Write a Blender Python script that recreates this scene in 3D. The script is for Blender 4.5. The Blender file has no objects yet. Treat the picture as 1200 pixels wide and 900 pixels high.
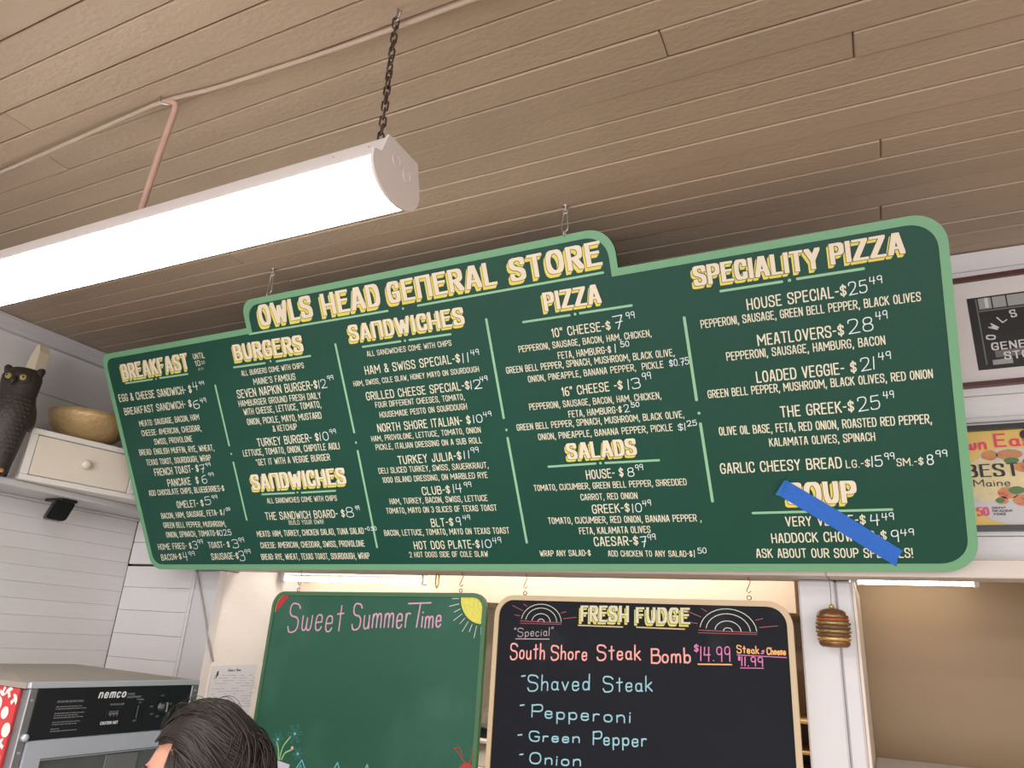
import bpy, bmesh, math, random
from math import sin, cos, pi, radians, atan2, hypot, sqrt
from mathutils import Vector, Matrix

# ------------------------------------------------------------------ camera, world, lights, exposure
sc = bpy.context.scene
COL = sc.collection
cam_d = bpy.data.cameras.new('camera')
cam_o = bpy.data.objects.new('camera', cam_d)
COL.objects.link(cam_o)
cam_d.sensor_fit = 'HORIZONTAL'
cam_d.sensor_width = 36.0
cam_d.lens = 36.0 * 850.0 / 1200.0
cam_d.clip_start = 0.02
cam_d.clip_end = 60
CR = Vector((0.89994094, 0.4321158, 0.058157))
CD = Vector((-0.0974936, 0.32943826, -0.93913015))
CF = Vector((-0.42497211, 0.83949173, 0.33860351))
cam_o.matrix_world = Matrix(((CR.x, -CD.x, -CF.x, 0.0), (CR.y, -CD.y, -CF.y, 0.0), (CR.z, -CD.z, -CF.z, 1.75), (0, 0, 0, 1)))
sc.camera = cam_o
sc.view_settings.view_transform = 'Standard'
sc.view_settings.look = 'None'
sc.view_settings.gamma = 1.0
sc.view_settings.exposure = 0.2

w = bpy.data.worlds.new('daylight')
sc.world = w
w.use_nodes = True
bg = w.node_tree.nodes['Background']
bg.inputs[0].default_value = (0.93, 0.95, 1.0, 1)
bg.inputs[1].default_value = 1.15

def area(name, loc, size, power, color, rot=(0, 0, 0)):
    l = bpy.data.lights.new(name, 'AREA')
    l.shape = 'RECTANGLE'; l.size, l.size_y = size; l.energy = power; l.color = color
    o = bpy.data.objects.new(name, l); COL.objects.link(o)
    o.location = loc; o.rotation_euler = rot
    return o
# other ceiling tubes of the shop plus an added left-side fill, behind and beside the camera, and the shop-front daylight
area('unseen_shop_light', (-1.1, -1.3, 2.55), (1.2, 0.15), 58, (1.0, 0.96, 0.93))  # added fill to brighten the left wall, stands for no known lamp
area('unseen_shop_light', (1.2, -1.6, 2.55), (1.2, 0.15), 34, (1.0, 0.93, 0.86))
area('unseen_shop_light', (1.9, 0.2, 2.55), (1.2, 0.15), 30, (1.0, 0.93, 0.84))
area('shop_window_light', (0.6, -3.9, 1.3), (3.2, 1.8), 100, (0.95, 0.97, 1.0), (radians(-90) + pi, 0, 0))
area('kitchen_fill_light', (-0.85, 2.14, 2.29), (1.2, 0.15), 14, (1.0, 0.88, 0.74))  # unseen fill added under the kitchen ceiling to brighten the cream soffit

# ------------------------------------------------------------------ materials
def mat(name, col, rough=0.5, metal=0.0, var=0.0, vscale=6.0, bump=0.0, bscale=60.0, stretch=None,
        emit=None, estr=0.0, rnd=0.0, spec=0.5, trans=0.0, col2=None, cscale=3.0, cthr=0.6, coat=0.0):
    m = bpy.data.materials.new(name); m.use_nodes = True
    nt = m.node_tree; N = nt.nodes; L = nt.links
    p = N['Principled BSDF']
    p.inputs['Base Color'].default_value = (*col, 1)
    p.inputs['Roughness'].default_value = rough
    p.inputs['Metallic'].default_value = metal
    p.inputs['Specular IOR Level'].default_value = spec
    p.inputs['Transmission Weight'].default_value = trans
    p.inputs['Coat Weight'].default_value = coat
    if emit:
        p.inputs['Emission Color'].default_value = (*emit, 1)
        p.inputs['Emission Strength'].default_value = estr
    tc = N.new('ShaderNodeTexCoord'); mp = N.new('ShaderNodeMapping')
    L.new(tc.outputs['Object'], mp.inputs[0])
    if stretch: mp.inputs['Scale'].default_value = stretch
    out = None
    if var > 0 or rnd > 0 or col2:
        nz = N.new('ShaderNodeTexNoise'); nz.inputs['Scale'].default_value = vscale; nz.inputs['Detail'].default_value = 5
        L.new(mp.outputs[0], nz.inputs['Vector'])
        hs = N.new('ShaderNodeHueSaturation'); hs.inputs['Color'].default_value = (*col, 1)
        ma = N.new('ShaderNodeMath'); ma.operation = 'MULTIPLY_ADD'
        ma.inputs[1].default_value = var * 2; ma.inputs[2].default_value = 1 - var
        L.new(nz.outputs['Fac'], ma.inputs[0])
        if rnd > 0:
            oi = N.new('ShaderNodeObjectInfo'); m2 = N.new('ShaderNodeMath'); m2.operation = 'MULTIPLY_ADD'
            m2.inputs[1].default_value = rnd * 2; m2.inputs[2].default_value = -rnd
            L.new(oi.outputs['Random'], m2.inputs[0])
            m3 = N.new('ShaderNodeMath'); L.new(ma.outputs[0], m3.inputs[0]); L.new(m2.outputs[0], m3.inputs[1]); ma = m3
        L.new(ma.outputs[0], hs.inputs['Value'])
        out = hs.outputs[0]
        if col2:
            n2 = N.new('ShaderNodeTexNoise'); n2.inputs['Scale'].default_value = cscale; n2.inputs['Detail'].default_value = 7
            L.new(mp.outputs[0], n2.inputs['Vector'])
            rp = N.new('ShaderNodeValToRGB'); rp.color_ramp.elements[0].position = cthr; rp.color_ramp.elements[1].position = cthr + 0.08
            L.new(n2.outputs['Fac'], rp.inputs[0])
            mx = N.new('ShaderNodeMix'); mx.data_type = 'RGBA'
            L.new(rp.outputs[0], mx.inputs[0]); L.new(out, mx.inputs[6]); mx.inputs[7].default_value = (*col2, 1)
            out = mx.outputs[2]
        L.new(out, p.inputs['Base Color'])
    if bump > 0:
        nb = N.new('ShaderNodeTexNoise'); nb.inputs['Scale'].default_value = bscale; nb.inputs['Detail'].default_value = 4
        L.new(mp.outputs[0], nb.inputs['Vector'])
        bp = N.new('ShaderNodeBump'); bp.inputs['Strength'].default_value = bump; bp.inputs['Distance'].default_value = 0.004
        L.new(nb.outputs['Fac'], bp.inputs['Height']); L.new(bp.outputs[0], p.inputs['Normal'])
    return m

M = {}
M['ceil'] = mat('ceiling_paint', (0.392, 0.304, 0.226), 0.45, var=0.10, vscale=3.0, bump=0.35, bscale=85, stretch=(0.8, 1.3, 1), rnd=0.05)
M['dark_gap'] = mat('dark_gap', (0.05, 0.04, 0.035), 0.9)
M['white_paint'] = mat('white_wall_paint', (0.68, 0.655, 0.655), 0.5, var=0.06, vscale=4, bump=0.3, bscale=30, stretch=(1, 0.6, 2), rnd=0.02)
M['white_trim'] = mat('white_trim_paint', (0.56, 0.545, 0.56), 0.4, var=0.05, vscale=5, bump=0.2, bscale=25)
M['worn_rail'] = mat('worn_white_paint', (0.60, 0.54, 0.50), 0.55, var=0.15, vscale=9, stretch=(0.3, 3, 1), col2=(0.30, 0.25, 0.22), cscale=6, cthr=0.66)
M['chipped'] = mat('chipped_trim_paint', (0.66, 0.58, 0.50), 0.5, var=0.1, vscale=8, stretch=(8, 8, 0.8), col2=(0.42, 0.16, 0.09), cscale=5, cthr=0.60)
M['cream'] = mat('cream_kitchen_wall', (0.66, 0.56, 0.46), 0.6, var=0.04, vscale=3)
M['tan_panel'] = mat('tan_glossy_panel', (0.27, 0.185, 0.108), 0.40, spec=0.15, var=0.05, vscale=2)
M['floor'] = mat('floor_boards', (0.42, 0.32, 0.22), 0.45, var=0.2, vscale=3, stretch=(0.4, 4, 1))
M['board_green'] = mat('menu_board_green', (0.008, 0.064, 0.044), 0.5, spec=0.28, var=0.06, vscale=6, bump=0.12, bscale=350)
M['border_green'] = mat('border_light_green', (0.15, 0.36, 0.20), 0.5, var=0.03)
M['letter_cream'] = mat('cream_lettering', (0.74, 0.71, 0.56), 0.55)
M['letter_head'] = mat('cream_heading', (0.76, 0.68, 0.53), 0.55)
M['letter_yellow'] = mat('yellow_lettering', (0.72, 0.62, 0.10), 0.55)
M['letter_dark'] = mat('dark_outline', (0.012, 0.03, 0.025), 0.55)
M['marker'] = mat('white_marker', (0.72, 0.80, 0.84), 0.5)
M['mint'] = mat('mint_rule', (0.27, 0.52, 0.33), 0.5)
M['tape'] = mat('blue_tape', (0.015, 0.13, 0.55), 0.55, var=0.05, vscale=20, bump=0.2, bscale=200)
M['tape_back'] = mat('blue_tape_curl', (0.03, 0.20, 0.62), 0.5, var=0.05)
M['chalk_green'] = mat('green_chalkboard', (0.022, 0.096, 0.060), 0.6, var=0.12, vscale=3, bump=0.1, bscale=200, spec=0.3, col2=(0.034, 0.115, 0.078), cscale=2.4, cthr=0.52)
M['chalk_frame'] = mat('green_chalk_frame', (0.055, 0.14, 0.065), 0.45, var=0.08)
M['black_board'] = mat('black_chalkboard', (0.009, 0.010, 0.015), 0.65, spec=0.15, var=0.2, vscale=5, col2=(0.022, 0.024, 0.03), cscale=3, cthr=0.6)
M['tan_frame'] = mat('tan_painted_frame', (0.52, 0.40, 0.25), 0.5, var=0.06)
def chalk(n, c): return mat(n, c, 0.9, var=0.25, vscale=140, spec=0.1)
M['c_violet'] = chalk('chalk_lilac', (0.58, 0.32, 0.46))
M['c_pink'] = chalk('chalk_pink', (0.78, 0.36, 0.33))
M['c_orange'] = chalk('chalk_orange', (0.80, 0.42, 0.17))
M['c_magenta'] = chalk('chalk_magenta', (0.60, 0.20, 0.42))
M['c_blue'] = chalk('chalk_light_blue', (0.28, 0.50, 0.58))
M['c_white'] = chalk('chalk_white', (0.55, 0.58, 0.52))
M['c_grey'] = chalk('chalk_grey', (0.42, 0.36, 0.38))
M['c_yellow'] = chalk('chalk_yellow', (0.62, 0.58, 0.12))
M['c_head'] = chalk('chalk_heading', (0.62, 0.58, 0.42))
M['c_red'] = chalk('chalk_red', (0.42, 0.05, 0.05))
M['c_dullpink'] = chalk('chalk_dull_pink', (0.33, 0.10, 0.12))
M['c_cyan'] = chalk('chalk_cyan', (0.18, 0.50, 0.55))
M['c_leaf'] = chalk('chalk_leaf', (0.30, 0.48, 0.22))
M['c_lilacwhite'] = chalk('chalk_lilac_white', (0.55, 0.52, 0.62))
M['c_skyflower'] = chalk('chalk_flower', (0.07, 0.26, 0.27))
M['lens'] = mat('lamp_lens', (0.9, 0.9, 0.9), 0.3, emit=(1.0, 0.97, 0.93), estr=17.0)
M['tube'] = mat('kitchen_tube_glow', (0.9, 0.9, 0.9), 0.3, emit=(1.0, 0.88, 0.74), estr=15.0)
M['fixture_white'] = mat('fixture_white_enamel', (0.68, 0.63, 0.62), 0.4, var=0.04, vscale=30, col2=(0.45, 0.40, 0.38), cscale=160, cthr=0.70)
M['chain'] = mat('dark_chain_metal', (0.10, 0.075, 0.065), 0.45, metal=0.7)
M['zinc'] = mat('zinc_hook', (0.60, 0.58, 0.56), 0.32, metal=0.9)
M['rust'] = mat('rusty_hook', (0.16, 0.08, 0.05), 0.5, metal=0.6)
M['brass'] = mat('brass_hook', (0.75, 0.48, 0.10), 0.35, metal=0.8)
M['cable'] = mat('painted_cable', (0.42, 0.33, 0.26), 0.5, var=0.1, vscale=20)
M['cable_pink'] = mat('salmon_cable', (0.50, 0.31, 0.25), 0.55, var=0.12, vscale=40, bump=0.2, bscale=200)
M['cord_grey'] = mat('grey_cord', (0.36, 0.33, 0.31), 0.5)
M['plastic_black'] = mat('black_plastic', (0.008, 0.008, 0.009), 0.35)
M['owl'] = mat('owl_plastic', (0.030, 0.024, 0.020), 0.5, var=0.35, vscale=30, bump=0.6, bscale=90)
M['owl_light'] = mat('owl_feather_edge', (0.11, 0.095, 0.08), 0.6, var=0.2, vscale=40)
M['eye_yellow'] = mat('owl_eye_yellow', (0.52, 0.42, 0.16), 0.3)
M['eye_black'] = mat('eye_black', (0.01, 0.01, 0.01), 0.15)
M['orange'] = mat('owl_feet_orange', (0.45, 0.20, 0.05), 0.5)
M['bowl'] = mat('hammered_gold', (0.42, 0.29, 0.14), 0.42, metal=0.25, var=0.2, vscale=30, bump=0.9, bscale=60)
M['box_white'] = mat('drawer_box_white', (0.72, 0.69, 0.66), 0.4, var=0.04)
M['drawer_cream'] = mat('drawer_cream', (0.70, 0.63, 0.54), 0.4, var=0.04)
M['wedge'] = mat('cream_wood', (0.66, 0.57, 0.42), 0.45, var=0.08, vscale=10)
M['steel'] = mat('oven_steel', (0.24, 0.24, 0.25), 0.38, metal=0.55, var=0.06, vscale=8)
M['steel_light'] = mat('door_aluminium', (0.50, 0.54, 0.62), 0.35, metal=0.35, var=0.05, vscale=10)
M['oven_top'] = mat('oven_top_metal', (0.33, 0.29, 0.26), 0.5, metal=0.2, var=0.08)
M['oven_black'] = mat('oven_control_black', (0.010, 0.011, 0.014), 0.35)
M['glass_dark'] = mat('oven_door_glass', (0.10, 0.11, 0.11), 0.08, spec=0.6)
M['print_white'] = mat('white_print', (0.75, 0.76, 0.78), 0.5)
M['print_grey'] = mat('grey_print', (0.22, 0.23, 0.25), 0.5)
M['red_poster'] = mat('red_poster', (0.55, 0.035, 0.04), 0.5)
M['mushroom'] = mat('mushroom_white', (0.78, 0.72, 0.68), 0.5)
M['paper'] = mat('notice_paper', (0.55, 0.57, 0.64), 0.6)
M['paper_ink'] = mat('notice_ink', (0.30, 0.31, 0.37), 0.7)
M['black_ink'] = mat('black_ink', (0.02, 0.02, 0.03), 0.6)
M['skin'] = mat('skin', (0.56, 0.27, 0.19), 0.48, var=0.05, vscale=18, bump=0.08, bscale=250)
M['hair'] = mat('dark_brown_hair', (0.012, 0.009, 0.008), 0.5, var=0.3, vscale=25, spec=0.3)
M['hair_lock'] = mat('brown_hair_lock', (0.019, 0.013, 0.0105), 0.38, var=0.35, vscale=18, spec=0.4)
M['brow'] = mat('eyebrow', (0.02, 0.013, 0.01), 0.6)
M['eye_white'] = mat('eye_white', (0.7, 0.68, 0.66), 0.2)
M['lips'] = mat('lips', (0.45, 0.16, 0.13), 0.45)
M['shirt'] = mat('navy_shirt', (0.03, 0.04, 0.07), 0.8, var=0.1)
M['trousers'] = mat('grey_trousers', (0.06, 0.06, 0.07), 0.8, var=0.1)
M['shoe'] = mat('black_shoe', (0.02, 0.02, 0.02), 0.5)
M['counter'] = mat('counter_top', (0.45, 0.42, 0.38), 0.35, var=0.1)
M['cab'] = mat('counter_panel', (0.50, 0.47, 0.43), 0.5)
M['brown_frame'] = mat('brown_picture_frame', (0.075, 0.022, 0.014), 0.35, var=0.2, vscale=10)
M['black_frame'] = mat('black_picture_frame', (0.012, 0.012, 0.014), 0.35)
M['mat_white'] = mat('picture_mat', (0.66, 0.61, 0.60), 0.7)
M['ph_black'] = mat('photo_black', (0.012, 0.012, 0.013), 0.4)
M['ph_grey'] = mat('photo_grey', (0.14, 0.14, 0.14), 0.4)
M['ph_lgrey'] = mat('photo_light_grey', (0.33, 0.33, 0.33), 0.4)
M['ph_white'] = mat('photo_white', (0.62, 0.60, 0.60), 0.4)
M['mag_yellow'] = mat('magazine_yellow', (0.70, 0.47, 0.12), 0.4, var=0.1, vscale=12)
M['mag_pink'] = mat('magazine_pink', (0.70, 0.03, 0.12), 0.4)
M['mag_plate'] = mat('magazine_plate', (0.52, 0.51, 0.52), 0.4, var=0.08, vscale=20)
M['mag_food'] = mat('magazine_food', (0.50, 0.22, 0.08), 0.4, var=0.4, vscale=60, col2=(0.55, 0.07, 0.04), cscale=40, cthr=0.55)
M['mag_green'] = mat('magazine_leaf', (0.06, 0.16, 0.04), 0.4)
M['mag_cream'] = mat('magazine_sauce', (0.66, 0.55, 0.30), 0.4, var=0.2, vscale=50)
M['brown_bun'] = mat('bun_bronze', (0.24, 0.125, 0.05), 0.30, metal=0.6, var=0.35, vscale=60)
M['gold_leaf'] = mat('gold_layer', (0.55, 0.38, 0.13), 0.25, metal=0.6, var=0.2, vscale=60)
M['tomato'] = mat('tomato_glaze', (0.33, 0.07, 0.035), 0.25)
M['patty'] = mat('patty_brown', (0.13, 0.05, 0.035), 0.3, var=0.2, vscale=60)
M['lettuce'] = mat('lettuce_gold_green', (0.30, 0.24, 0.08), 0.22, metal=0.6, var=0.2, vscale=60)
M['shelf_wood'] = mat('shelf_pine', (0.62, 0.40, 0.16), 0.5)
M['kit_brown'] = mat('kitchen_tan_board', (0.36, 0.26, 0.18), 0.6, var=0.08)
M['kit_white'] = mat('white_plastic_tub', (0.75, 0.68, 0.62), 0.4)

# ------------------------------------------------------------------ mesh helpers
class MB:
    def __init__(s): s.v = []; s.f = []
    def add(s, vs, fs):
        b = len(s.v); s.v += [tuple(q) for q in vs]; s.f += [tuple(b + i for i in f) for f in fs]; return s
    def box(s, x0, x1, y0, y1, z0, z1, X=None):
        vs = [(x, y, z) for x in (x0, x1) for y in (y0, y1) for z in (z0, z1)]
        if X: vs = [X(*q) for q in vs]
        return s.add(vs, [(0, 1, 3, 2), (4, 6, 7, 5), (0, 4, 5, 1), (2, 3, 7, 6), (0, 2, 6, 4), (1, 5, 7, 3)])
    def cbox(s, x0, x1, y0, y1, z0, z1, c=0.003, X=None):
        bm = bmesh.new()
        vs = [bm.verts.new((x, y, z)) for x in (x0, x1) for y in (y0, y1) for z in (z0, z1)]
        for f in [(0, 1, 3, 2), (4, 6, 7, 5), (0, 4, 5, 1), (2, 3, 7, 6), (0, 2, 6, 4), (1, 5, 7, 3)]:
            bm.faces.new([vs[i] for i in f])
        bmesh.ops.bevel(bm, geom=list(bm.edges), offset=c, segments=1, affect='EDGES')
        bm.verts.index_update()
        V = [tuple(v.co) for v in bm.verts]; F = [tuple(v.index for v in f.verts) for f in bm.faces]
        bm.free()
        if X: V = [X(*q) for q in V]
        return s.add(V, F)
    def tube(s, path, r, n=8, closed=False, caps=True):
        P = [Vector(p) for p in path]; m = len(P); rings = []
        rr = r if isinstance(r, (list, tuple)) else [r] * m
        up = None; vs = []
        for i, p in enumerate(P):
            if closed: t = P[(i + 1) % m] - P[i - 1]
            else: t = P[min(i + 1, m - 1)] - P[max(i - 1, 0)]
            t.normalize()
            if up is None:
                up = Vector((0, 0, 1)) if abs(t.z) < 0.9 else Vector((1, 0, 0))
            a = t.cross(up)
            if a.length < 1e-6: a = t.cross(Vector((0, 1, 0)))
            a.normalize(); b = a.cross(t); up = b
            for k in range(n):
                th = 2 * pi * k / n
                vs.append(p + (a * cos(th) + b * sin(th)) * rr[i])
        fs = []
        for i in range(m if closed else m - 1):
            j = (i + 1) % m
            for k in range(n):
                l = (k + 1) % n
                fs.append((i * n + k, i * n + l, j * n + l, j * n + k))
        if caps and not closed:
            fs.append(tuple(range(n))[::-1]); fs.append(tuple((m - 1) * n + k for k in range(n)))
        return s.add(vs, fs)
    def lathe(s, prof, c, n=28, ax=(0, 0, 1), ripple=None):
        ax = Vector(ax).normalized(); a = ax.orthogonal().normalized(); b = ax.cross(a); c = Vector(c)
        vs = []; m = len(prof)
        for i, (r, h) in enumerate(prof):
            for k in range(n):
                th = 2 * pi * k / n
                q = r * (1 + (ripple(i, th) if ripple else 0))
                vs.append(c + ax * h + (a * cos(th) + b * sin(th)) * q)
        fs = [(i * n + k, i * n + (k + 1) % n, (i + 1) * n + (k + 1) % n, (i + 1) * n + k) for i in range(m - 1) for k in range(n)]
        fs.append(tuple(range(n))[::-1]); fs.append(tuple((m - 1) * n + k for k in range(n)))
        return s.add(vs, fs)
    def ball(s, c, r, n=12, m=8, R=None):
        rx, ry, rz = r if isinstance(r, (tuple, list)) else (r, r, r)
        vs = []; c = Vector(c)
        for i in range(m + 1):
            ph = pi * i / m
            for k in range(n):
                th = 2 * pi * k / n
                q = Vector((rx * sin(ph) * cos(th), ry * sin(ph) * sin(th), rz * cos(ph)))
                if R: q = R @ q
                vs.append(c + q)
        return s.add(vs, [(i * n + k, (i + 1) * n + k, (i + 1) * n + (k + 1) % n, i * n + (k + 1) % n) for i in range(m) for k in range(n)])
    def prism(s, poly, X, d):                    # poly in (u, v); X(u, v, w); extruded from w = 0 to w = d
        n = len(poly)
        vs = [X(u, v, 0) for u, v in poly] + [X(u, v, d) for u, v in poly]
        fs = [tuple(range(n)), tuple(range(2 * n - 1, n - 1, -1))] + [(i, (i + 1) % n, n + (i + 1) % n, n + i) for i in range(n)]
        return s.add(vs, fs)
    def ring(s, outer, inner, X, d):             # band between two outlines of the same count
        n = len(outer)
        vs = [X(u, v, 0) for u, v in outer] + [X(u, v, 0) for u, v in inner] + [X(u, v, d) for u, v in outer] + [X(u, v, d) for u, v in inner]
        fs = []
        for i in range(n):
            j = (i + 1) % n
            fs += [(i, j, n + j, n + i), (2 * n + i, 3 * n + i, 3 * n + j, 2 * n + j), (i, 2 * n + i, 2 * n + j, j), (n + i, n + j, 3 * n + j, 3 * n + i)]
        return s.add(vs, fs)
    def flat(s, poly, X, wz):            # each stroke a hair above the one before, so strokes never coincide
        s.lay = (getattr(s, 'lay', 0) + 1) % 13; wz = wz + s.lay * 0.000022
        return s.add([X(u, v, wz) for u, v in poly], [tuple(range(len(poly)))])
    def build(s, name, m, parent=None, smooth=False, origin=None):
        o3 = Vector(parent_loc(parent)) if parent else (Vector(origin) if origin else Vector((
            (min(q[0] for q in s.v) + max(q[0] for q in s.v)) / 2, (min(q[1] for q in s.v) + max(q[1] for q in s.v)) / 2, min(q[2] for q in s.v))))
        me = bpy.data.meshes.new(name)
        me.from_pydata([tuple(Vector(q) - o3) for q in s.v], [], s.f)
        bm = bmesh.new(); bm.from_mesh(me)
        if not getattr(s, 'keep', False): bmesh.ops.recalc_face_normals(bm, faces=bm.faces)
        bm.to_mesh(me); bm.free()
        if smooth:
            me.polygons.foreach_set('use_smooth', [True] * len(me.polygons))
        me.materials.append(M[m] if isinstance(m, str) else m)
        o = bpy.data.objects.new(name, me); COL.objects.link(o)
        if parent: o.parent = parent
        else: o.location = o3
        return o

def parent_loc(p):
    v = Vector(p.location)
    while p.parent: p = p.parent; v = v + Vector(p.location)
    return v
# parts sit at their parent's origin, so a sub-part's parent_loc equals its thing's location
def tag(o, label=None, cat=None, group=None, kind=None):
    if label: o['label'] = label
    if cat: o['category'] = cat
    if group: o['group'] = group
    if kind: o['kind'] = kind
    return o
def thing(name, label, cat, loc, group=None):
    o = bpy.data.objects.new(name, None); COL.objects.link(o); o.location = loc
    o.empty_display_size = 0.05
    return tag(o, label, cat, group)
def struct(o, label=None, cat=None):
    o['kind'] = 'structure'
    if label: o['label'] = label
    if cat: o['category'] = cat
    return o
ID = lambda u, v, w_: (u, v, w_)
def copy_tree(o, parent=None):
    c = o.copy(); COL.objects.link(c)
    if parent: c.parent = parent
    for ch in list(o.children): copy_tree(ch, c)
    return c

# ------------------------------------------------------------------ lettering: strokes swept with a small brush
def hull(pts):
    pts = sorted(set((round(a, 6), round(b, 6)) for a, b in pts))
    if len(pts) < 3: return pts
    def half(ps):
        h = []
        for p in ps:
            while len(h) > 1 and (h[-1][0] - h[-2][0]) * (p[1] - h[-2][1]) - (h[-1][1] - h[-2][1]) * (p[0] - h[-2][0]) <= 1e-12: h.pop()
            h.append(p)
        return h
    a = half(pts); b = half(pts[::-1])
    return a[:-1] + b[:-1]
def brush_oct(rx, ry, n=8): return [(rx * cos(2 * pi * (k + .5) / n), ry * sin(2 * pi * (k + .5) / n)) for k in range(n)]
def brush_box(rx, ry): return [(-rx, -ry), (rx, -ry), (rx, ry), (-rx, ry)]
def chaikin(P, closed, it=2):
    for _ in range(it):
        Q = []
        n = len(P)
        rng = range(n) if closed else range(n - 1)
        if not closed: Q.append(P[0])
        for i in rng:
            a, b = P[i], P[(i + 1) % n]
            if closed or i > 0: Q.append((a[0] * .75 + b[0] * .25, a[1] * .75 + b[1] * .25))
            if closed or i < n - 2: Q.append((a[0] * .25 + b[0] * .75, a[1] * .25 + b[1] * .75))
        if not closed: Q.append(P[-1])
        P = Q
    return P
CAPS = {
 'A': '5|0,0 1.9,10 3.1,10 5,0;.8,3 4.2,3', 'B': '5|0,0 0,10;~0,10 4.7,10 4.7,5.3 0,5.3;~0,5.3 5.2,5.3 5.2,0 0,0', 'C': '5|~5,7.2 5,10 0,10 0,0 5,0 5,2.8',
 'D': '5|0,0 0,10;~0,10 5.2,10 5.2,0 0,0', 'E': '4.4|4.4,10 0,10 0,0 4.4,0;0,5.2 3.8,5.2', 'F': '4.4|4.4,10 0,10 0,0;0,5.2 3.8,5.2',
 'G': '5|~5,7.4 5,10 0,10 0,0 5,0 5,4.6;5,4.6 2.8,4.6', 'H': '5|0,0 0,10;5,0 5,10;0,5 5,5', 'I': '0|0,0 0,10', 'J': '4|~4,10 4,0 0,0 0,3',
 'K': '5|0,0 0,10;4.8,10 0,4.4;1.6,6 5,0', 'L': '4.2|0,10 0,0 4.2,0', 'M': '7.6|0,0 0,10 3.8,3.6 7.6,10 7.6,0', 'N': '5|0,0 0,10 5,0 5,10',
 'O': '5|@0,0 0,10 5,10 5,0', 'P': '5|0,0 0,10;~0,10 5.2,10 5.2,4.6 0,4.6', 'Q': '5|@0,0 0,10 5,10 5,0;3,2.5 5.5,-.5',
 'R': '5|0,0 0,10;~0,10 5.2,10 5.2,4.8 0,4.8;2.4,4.8 5.2,0', 'S': '5|~5,7.4 5,10 0,10 0,5.6 5,4.6 5,0 0,0 0,2.6', 'T': '5|0,10 5,10;2.5,10 2.5,0',
 'U': '5|~0,10 0,0 5,0 5,10', 'V': '5|0,10 2.5,0 5,10', 'W': '7.4|0,10 1.9,0 3.7,7.5 5.5,0 7.4,10', 'X': '5|0,0 5,10;0,10 5,0',
 'Y': '5|0,10 2.5,5 5,10;2.5,5 2.5,0', 'Z': '5|0,10 5,10 0,0 5,0', '&': '5.4|~5.4,0 1,8 1,10 4,10 4,7 0,3.4 0,0 4,0 5.2,4', ',': '.8|.6,.6 0,-2', '.': '.4|0,0 .2,0',
 ':': '.4|0,1.2 .2,1.2;0,6.4 .2,6.4', '-': '2.4|0,4.8 2.4,4.8', '$': '4.6|~4.6,7.2 4.6,9 0,9 0,5.6 4.6,4.4 4.6,1 0,1 0,2.8;2.3,10.4 2.3,-.4', '!': '.4|.2,10 .2,3.4;.1,0 .3,0',
 "'": '.4|.4,10 0,7.6', '"': '2|0,10 0,7.6;2,10 2,7.6', '*': '1.6|0,10 1.4,8;1.4,10 0,8', '+': '4|0,4.6 4,4.6;2,6.8 2,2.4', ' ': '2.2|',
 '0': '4.6|@0,0 0,10 4.6,10 4.6,0', '1': '1.4|0,8 1.4,10 1.4,0', '2': '4.8|~0,7.4 0,10 4.8,10 4.8,5.6 0,0;0,0 4.8,0', '3': '4.6|~0,8.6 0,10 4.6,10 4.6,5.4 1.8,5.4;~1.8,5.4 4.9,5.4 4.9,0 0,0 0,1.8',
 '4': '5|3.8,0 3.8,10;~.4,10 0,4.2 0,4.2;0,4.2 5,4.2', '5': '4.6|4.4,10 .4,10 .2,5.8;~.2,5.8 4.8,6.6 4.8,0 0,0 0,1.6', '6': '4.6|~4.2,10 0,9 0,0 4.6,0 4.6,5.4 .4,5.4 0,2',
 '7': '4.6|0,10 4.6,10 1.6,0', '8': '4.6|@.3,10 4.4,10 4.4,5.6 .3,5.1;@0,0 0,5.4 4.7,5.2 4.7,0', '9': '4.4|@0,10 4.2,10 4.2,4.8 0,4.8;4.2,8.4 3.9,0'}
HAND = dict(CAPS)
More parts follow.
